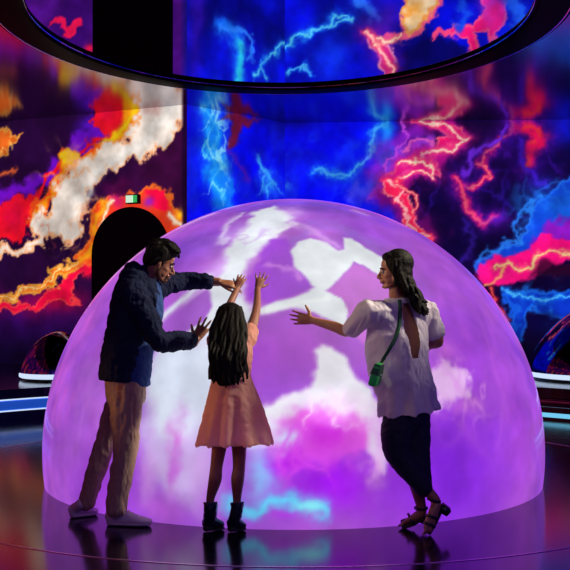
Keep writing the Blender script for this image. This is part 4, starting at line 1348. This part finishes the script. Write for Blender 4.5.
# feet: near foot up on its toes, far foot flat
B.loft([(anA, 0.031), (wv(436, 502, 6.44), 0.030, 0.032), (wv(434, 511, 6.42), 0.034, 0.026), (wv(430, 522, 6.40), 0.038, 0.021), (wv(427.5, 530, 6.38), 0.034, 0.014)], n=14)
B.loft([(anB, 0.031), (wv(421, 513, 6.56), 0.030, 0.033), (wv(413, 518.5, 6.58), 0.036, 0.024), (wv(404, 523.5, 6.60), 0.032, 0.013)], n=14)
for k in range(5):
    q = (k - 2) * 0.0135
    a = wv(427.5, 530, 6.38) + LW * 0 + Vector((0.6, 0.8, 0)) * q
    B.loft([(a, 0.0075), (a + Vector((-0.015, -0.004, -0.020)), 0.0070)], n=8)
    a = wv(404, 523.8, 6.60) + Vector((0.35, 0.93, 0)) * q
    B.loft([(a, 0.0075), (a + Vector((-0.026, 0.0, -0.006)), 0.0070)], n=8)
B.fuse('body', M['skin_woman'], woman, 0.0045, 3)
face_parts(hcW, hmW, 0.87, woman)

BL = Lumps()                                     # oversized blouse, open down the back
BL.loft([(wv(399, 299, 6.52), 0.085, 0.075), (wv(399, 306, 6.52), 0.150, 0.090), (wv(398, 320, 6.53), 0.190, 0.135), (wv(396.5, 345, 6.53), 0.195, 0.185), (wv(398.5, 366, 6.52), 0.192, 0.172),
         (wv(406, 392, 6.51), 0.178, 0.160), (wv(409, 412, 6.51), 0.190, 0.172)], ref=LW, n=32, caps=False)
BL.loft([(sLw.lerp(wv(400, 326, 6.52), 0.4), 0.095), (sLw, 0.076), (sLw.lerp(eLw, 0.5), 0.062), (sLw.lerp(eLw, 0.88), 0.054)], n=20)
BL.loft([(sRw.lerp(wv(400, 326, 6.52), 0.4), 0.09), (sRw, 0.072), (sRw.lerp(eRw, 0.70), 0.062)], n=20)


bw = folds(41, 0.009, 0.11, (1.3, 1, 0.8))
bw2 = folds(43, 0.004, 0.045, (1.6, 1, 0.8))
# the back opening, a narrow leaf shape set in the blouse's own lateral/height frame
slA, slB = wv(411, 306, 6.40), wv(412, 358, 6.40)


def back_cut(c, n):
    if n.z < -0.6 and c.z < wv(0, 410.5, 6.5).z:
        return True
    if n.dot(fW) > -0.2:
        return False
    t = (slA.z - c.z) / (slA.z - slB.z)
    if t < -0.05 or t > 1:
        return False
    u = (c - slA.lerp(slB, t)).dot(LW)
    wd = 0.024 + 0.022 * math.sin(math.pi * min(1.0, max(0.0, t)) ** 0.8)
    return abs(u) < wd


def blouse_shape(co, no):
    z1, z0 = wv(0, 366, 6.5).z, wv(0, 412, 6.5).z
    cx, cy = np.array(wv(408, 400, 6.51))[:2]
    a = np.arctan2(co[:, 1] - cy, co[:, 0] - cx)
    k = np.clip((z1 - co[:, 2]) / (z1 - z0), 0, 1)
    return bw(co, no) + bw2(co, no) + 0.012 * k * np.cos(a * 9 + 1.0)


blouse = BL.fuse('blouse', M['blouse'], woman, 0.006, 3, blouse_shape, back_cut)
T = Lumps()
T.loft([(wv(408, 388, 6.51), 0.135, 0.105), (wv(407, 404, 6.51), 0.145, 0.112), (wv(405.5, 420, 6.51), 0.148, 0.115)], ref=LW, n=24)
T.loft([(wv(401, 412, 6.47), 0.095, 0.095), (wv(397, 430, 6.46), 0.098, 0.098), (wv(397.5, 452, 6.46), 0.082, 0.082), (wv(411, 472, 6.45), 0.066, 0.066), (wv(424, 488, 6.44), 0.055, 0.055)], n=20)
T.loft([(wv(414, 408, 6.55), 0.098, 0.095), (wv(415, 430, 6.54), 0.098, 0.095), (wv(416, 455, 6.53), 0.088, 0.085), (wv(420, 475, 6.52), 0.070, 0.07), (wv(424, 490, 6.53), 0.050, 0.05)], n=20)
T.fuse('trousers', M['trouser_navy'], woman, 0.006, 4, folds(51, 0.004, 0.06))

H = Lumps()
hw2_ = lambda x, y, z: hcW + hmW @ (Vector((x, y, z)) * 0.88)
H.ell(hw2_(-0.034, 0, 0.046), (0.094, 0.086, 0.090), hmW)
H.ell(hw2_(-0.058, 0, -0.02), (0.062, 0.084, 0.090), hmW)
H.ell(hw2_(0.026, 0, 0.094), (0.045, 0.064, 0.032), hmW)
rnd = random.Random(5)
for i in range(64):
    u = rnd.uniform(-1, 1)                       # round the back of the head
    a = math.radians(90 + 95 * u + rnd.uniform(-4, 4))
    x0, y0 = -0.010 - 0.092 * math.sin(a), 0.086 * math.cos(a)
    ph = rnd.uniform(0, 6.28)
    ln = rnd.uniform(0.25, 0.34) * (1.0 if x0 < -0.03 else 0.72)
    pts = []
    for k in range(9):
        t = k / 8
        p = hw2_(x0 * 0.9, y0 * 0.98, 0.065) + Vector((0.10 * t * t + 0.010 * t, -0.02 * t, -ln * t * 0.98))
        wob = 0.006 + 0.012 * t
        p += Vector((wob * math.sin(ph + t * 10), wob * math.cos(ph + t * 10), 0))
        pts.append((p, 0.017 * (1 - 0.55 * t), 0.012 * (1 - 0.5 * t)))
    H.loft(pts, ref=LW, n=8)
for q in (-1, 1):                                # locks framing the face
    for i in range(5):
        ph = rnd.uniform(0, 6.28)
        pts = []
        for k in range(8):
            t = k / 7
            p = hw2_(0.030 - 0.030 * t - 0.012 * i, q * (0.062 + 0.020 * math.sin(t * 2.2)), 0.085 - 0.20 * t)
            p += Vector((0.006 * math.sin(ph + 9 * t), 0, 0))
            pts.append((p, 0.010 * (1 - 0.4 * t), 0.008))
        H.loft(pts, ref=LW, n=8)
H.fuse('hair', M['hair'], woman, 0.0045, 1)


def sandal(parent, foot, heel_top, heel_bot, straps):
    L = Lumps()
    L.loft([(f[0] + Z * 0.014,) + tuple(f[1:]) for f in foot], n=12)
    s = L.fuse('sandal', M['sandal'], parent, 0.005, 1)
    bm = bmesh.new()
    a, b = Vector(heel_top), Vector(heel_bot) + Z * (0.024 if Vector(heel_bot).z < 0.03 else 0.0)
    t = (b - a).normalized()
    sd = Vector((0.5, 0.86, 0)); sd = (sd - t * sd.dot(t)).normalized(); f = t.cross(sd)
    vs = []
    for c, r in ((a, 0.026), (b, 0.022)):
        vs.append([bm.verts.new(c + sd * (r * sx) + f * (r * sy)) for sx, sy in ((-1, -1), (1, -1), (1, 1), (-1, 1))])
    for j in range(4):
        bm.faces.new((vs[0][j], vs[0][(j + 1) % 4], vs[1][(j + 1) % 4], vs[1][j]))
    bm.faces.new(vs[0]); bm.faces.new(vs[1])
    bmesh.ops.recalc_face_normals(bm, faces=bm.faces[:])
    bmesh.ops.bevel(bm, geom=bm.edges[:], offset=0.004, segments=2, affect='EDGES')
    from_bm('heel', bm, M['sandal'], s)
    for c, ax, r1, r2 in straps:
        L = Lumps()
        ax = Vector(ax).normalized()
        s1 = ax.orthogonal().normalized(); s2 = ax.cross(s1)
        pts = [(Vector(c) + (s1 * math.cos(k * math.pi / 8) * r1 + s2 * math.sin(k * math.pi / 8) * r2), 0.010, 0.004) for k in range(17)]
        L.loft(pts, ref=ax, n=8)
        L.fuse('strap', M['sandal'], s, 0.004, 1)
    return s


sandal(woman, [(wv(441, 508, 6.46), 0.030, 0.012), (wv(438, 517, 6.44), 0.030, 0.009), (wv(432, 527, 6.41), 0.038, 0.009), (wv(428, 534, 6.385), 0.036, 0.009)],
       wv(440.5, 507, 6.46), wv(449, 512.5, 6.47),
       [(wv(434, 500, 6.44), (0.25, 0, 1), 0.040, 0.040), (wv(432, 517, 6.415), (-0.35, -0.2, -1), 0.044, 0.034), (wv(429.5, 525, 6.40), (-0.35, -0.3, -1), 0.044, 0.030)])
sandal(woman, [(wv(424, 516, 6.555), 0.030, 0.010), (wv(415, 522.5, 6.575), 0.034, 0.008), (wv(402, 527, 6.60), 0.036, 0.008)],
       wv(424, 517, 6.555), wv(424.5, 527, 6.555),
       [(wv(421, 508, 6.56), (0, 0, 1), 0.040, 0.040), (wv(411, 519.5, 6.585), (-1, 0, -0.5), 0.042, 0.032)])

# ------------------------------------------------------------ the green shoulder bag
bpy.context.view_layer.update()
dg = bpy.context.evaluated_depsgraph_get()
tree = BVHTree.FromObject(blouse, dg)
mw = blouse.matrix_world


def on_blouse(x, y, off=0.006):
    o = Vector((0, 0, CAMZ))
    d = (at(x, y, 6.5) - o).normalized()
    im = mw.inverted()
    h = tree.ray_cast(im @ o, (im.to_3x3() @ d).normalized())
    if h[0] is None:
        return at(x, y, 6.35)
    return mw @ h[0] - d * off


path = [on_blouse(x, y) for x, y in ((399.5, 300), (400, 307), (400, 316), (399, 326), (396.5, 335), (393.5, 342), (390, 348), (386.5, 354), (383.5, 359))]
pb = at(381.5, 362.5, min(p.y for p in path[-3:]) - 0.02)
bag = tag(empty('shoulder_bag', at(376, 386, pb.y)), 'small green shoulder bag on a dark strap, hung across the blouse', 'bag')
L = Lumps()
vdir = Vector((0, -1, 0))
L.loft([(p, 0.012, 0.0035) for p in path + [pb]], ref=(1, 0.2, 0.35), n=8)
from_bm('strap', L.bm, M['green_trim'], bag)
a, b = at(380.0, 363, pb.y), at(373.5, 385.5, pb.y + 0.01)
ax = (b - a).normalized()
sd = Vector((0.35, 0.92, 0.15)); sd = (sd - ax * sd.dot(ax)).normalized()
ft = ax.cross(sd)
bm = bmesh.new()
rows = []
for t, r, q in ((0, 0.010, 0.03), (0.15, 0.018, 0.055), (0.6, 0.023, 0.065), (0.92, 0.023, 0.065), (1.0, 0.018, 0.058)):
    c = a.lerp(b, t)
    rows.append([bm.verts.new(c + ft * (r * sx) + sd * (q * sy)) for sx, sy in ((-1, -0.9), (-0.8, -1), (0.8, -1), (1, -0.9), (1, 0.9), (0.8, 1), (-0.8, 1), (-1, 0.9))])
for r, s in zip(rows[:-1], rows[1:]):
    for j in range(8):
        bm.faces.new((r[j], r[(j + 1) % 8], s[(j + 1) % 8], s[j]))
bm.faces.new(rows[0]); bm.faces.new(rows[-1])
pouch = from_bm('pouch', bm, M['green'], bag, False)
bm = bmesh.new()
rows = []
for t in (0.05, 0.50):
    c = a.lerp(b, t)
    rr = 0.018 if t < 0.3 else 0.026
    rows.append([bm.verts.new(c + ft * (rr * sx) + sd * ((0.050 if t < 0.3 else 0.067) * sy)) for sx, sy in ((-1, -1), (1, -1), (1, 1), (-1, 1))])
for j in range(4):
    bm.faces.new((rows[0][j], rows[0][(j + 1) % 4], rows[1][(j + 1) % 4], rows[1][j]))
bm.faces.new(rows[0]); bm.faces.new(rows[1])
from_bm('flap', bm, M['green_trim'], bag, False)
bm = bmesh.new()
bmesh.ops.create_uvsphere(bm, u_segments=12, v_segments=8, radius=0.009, matrix=Matrix.Translation(a.lerp(b, 0.50) - ft * 0.027 * (1 if ft.y > 0 else -1)))
from_bm('clasp', bm, M['metal'], bag)
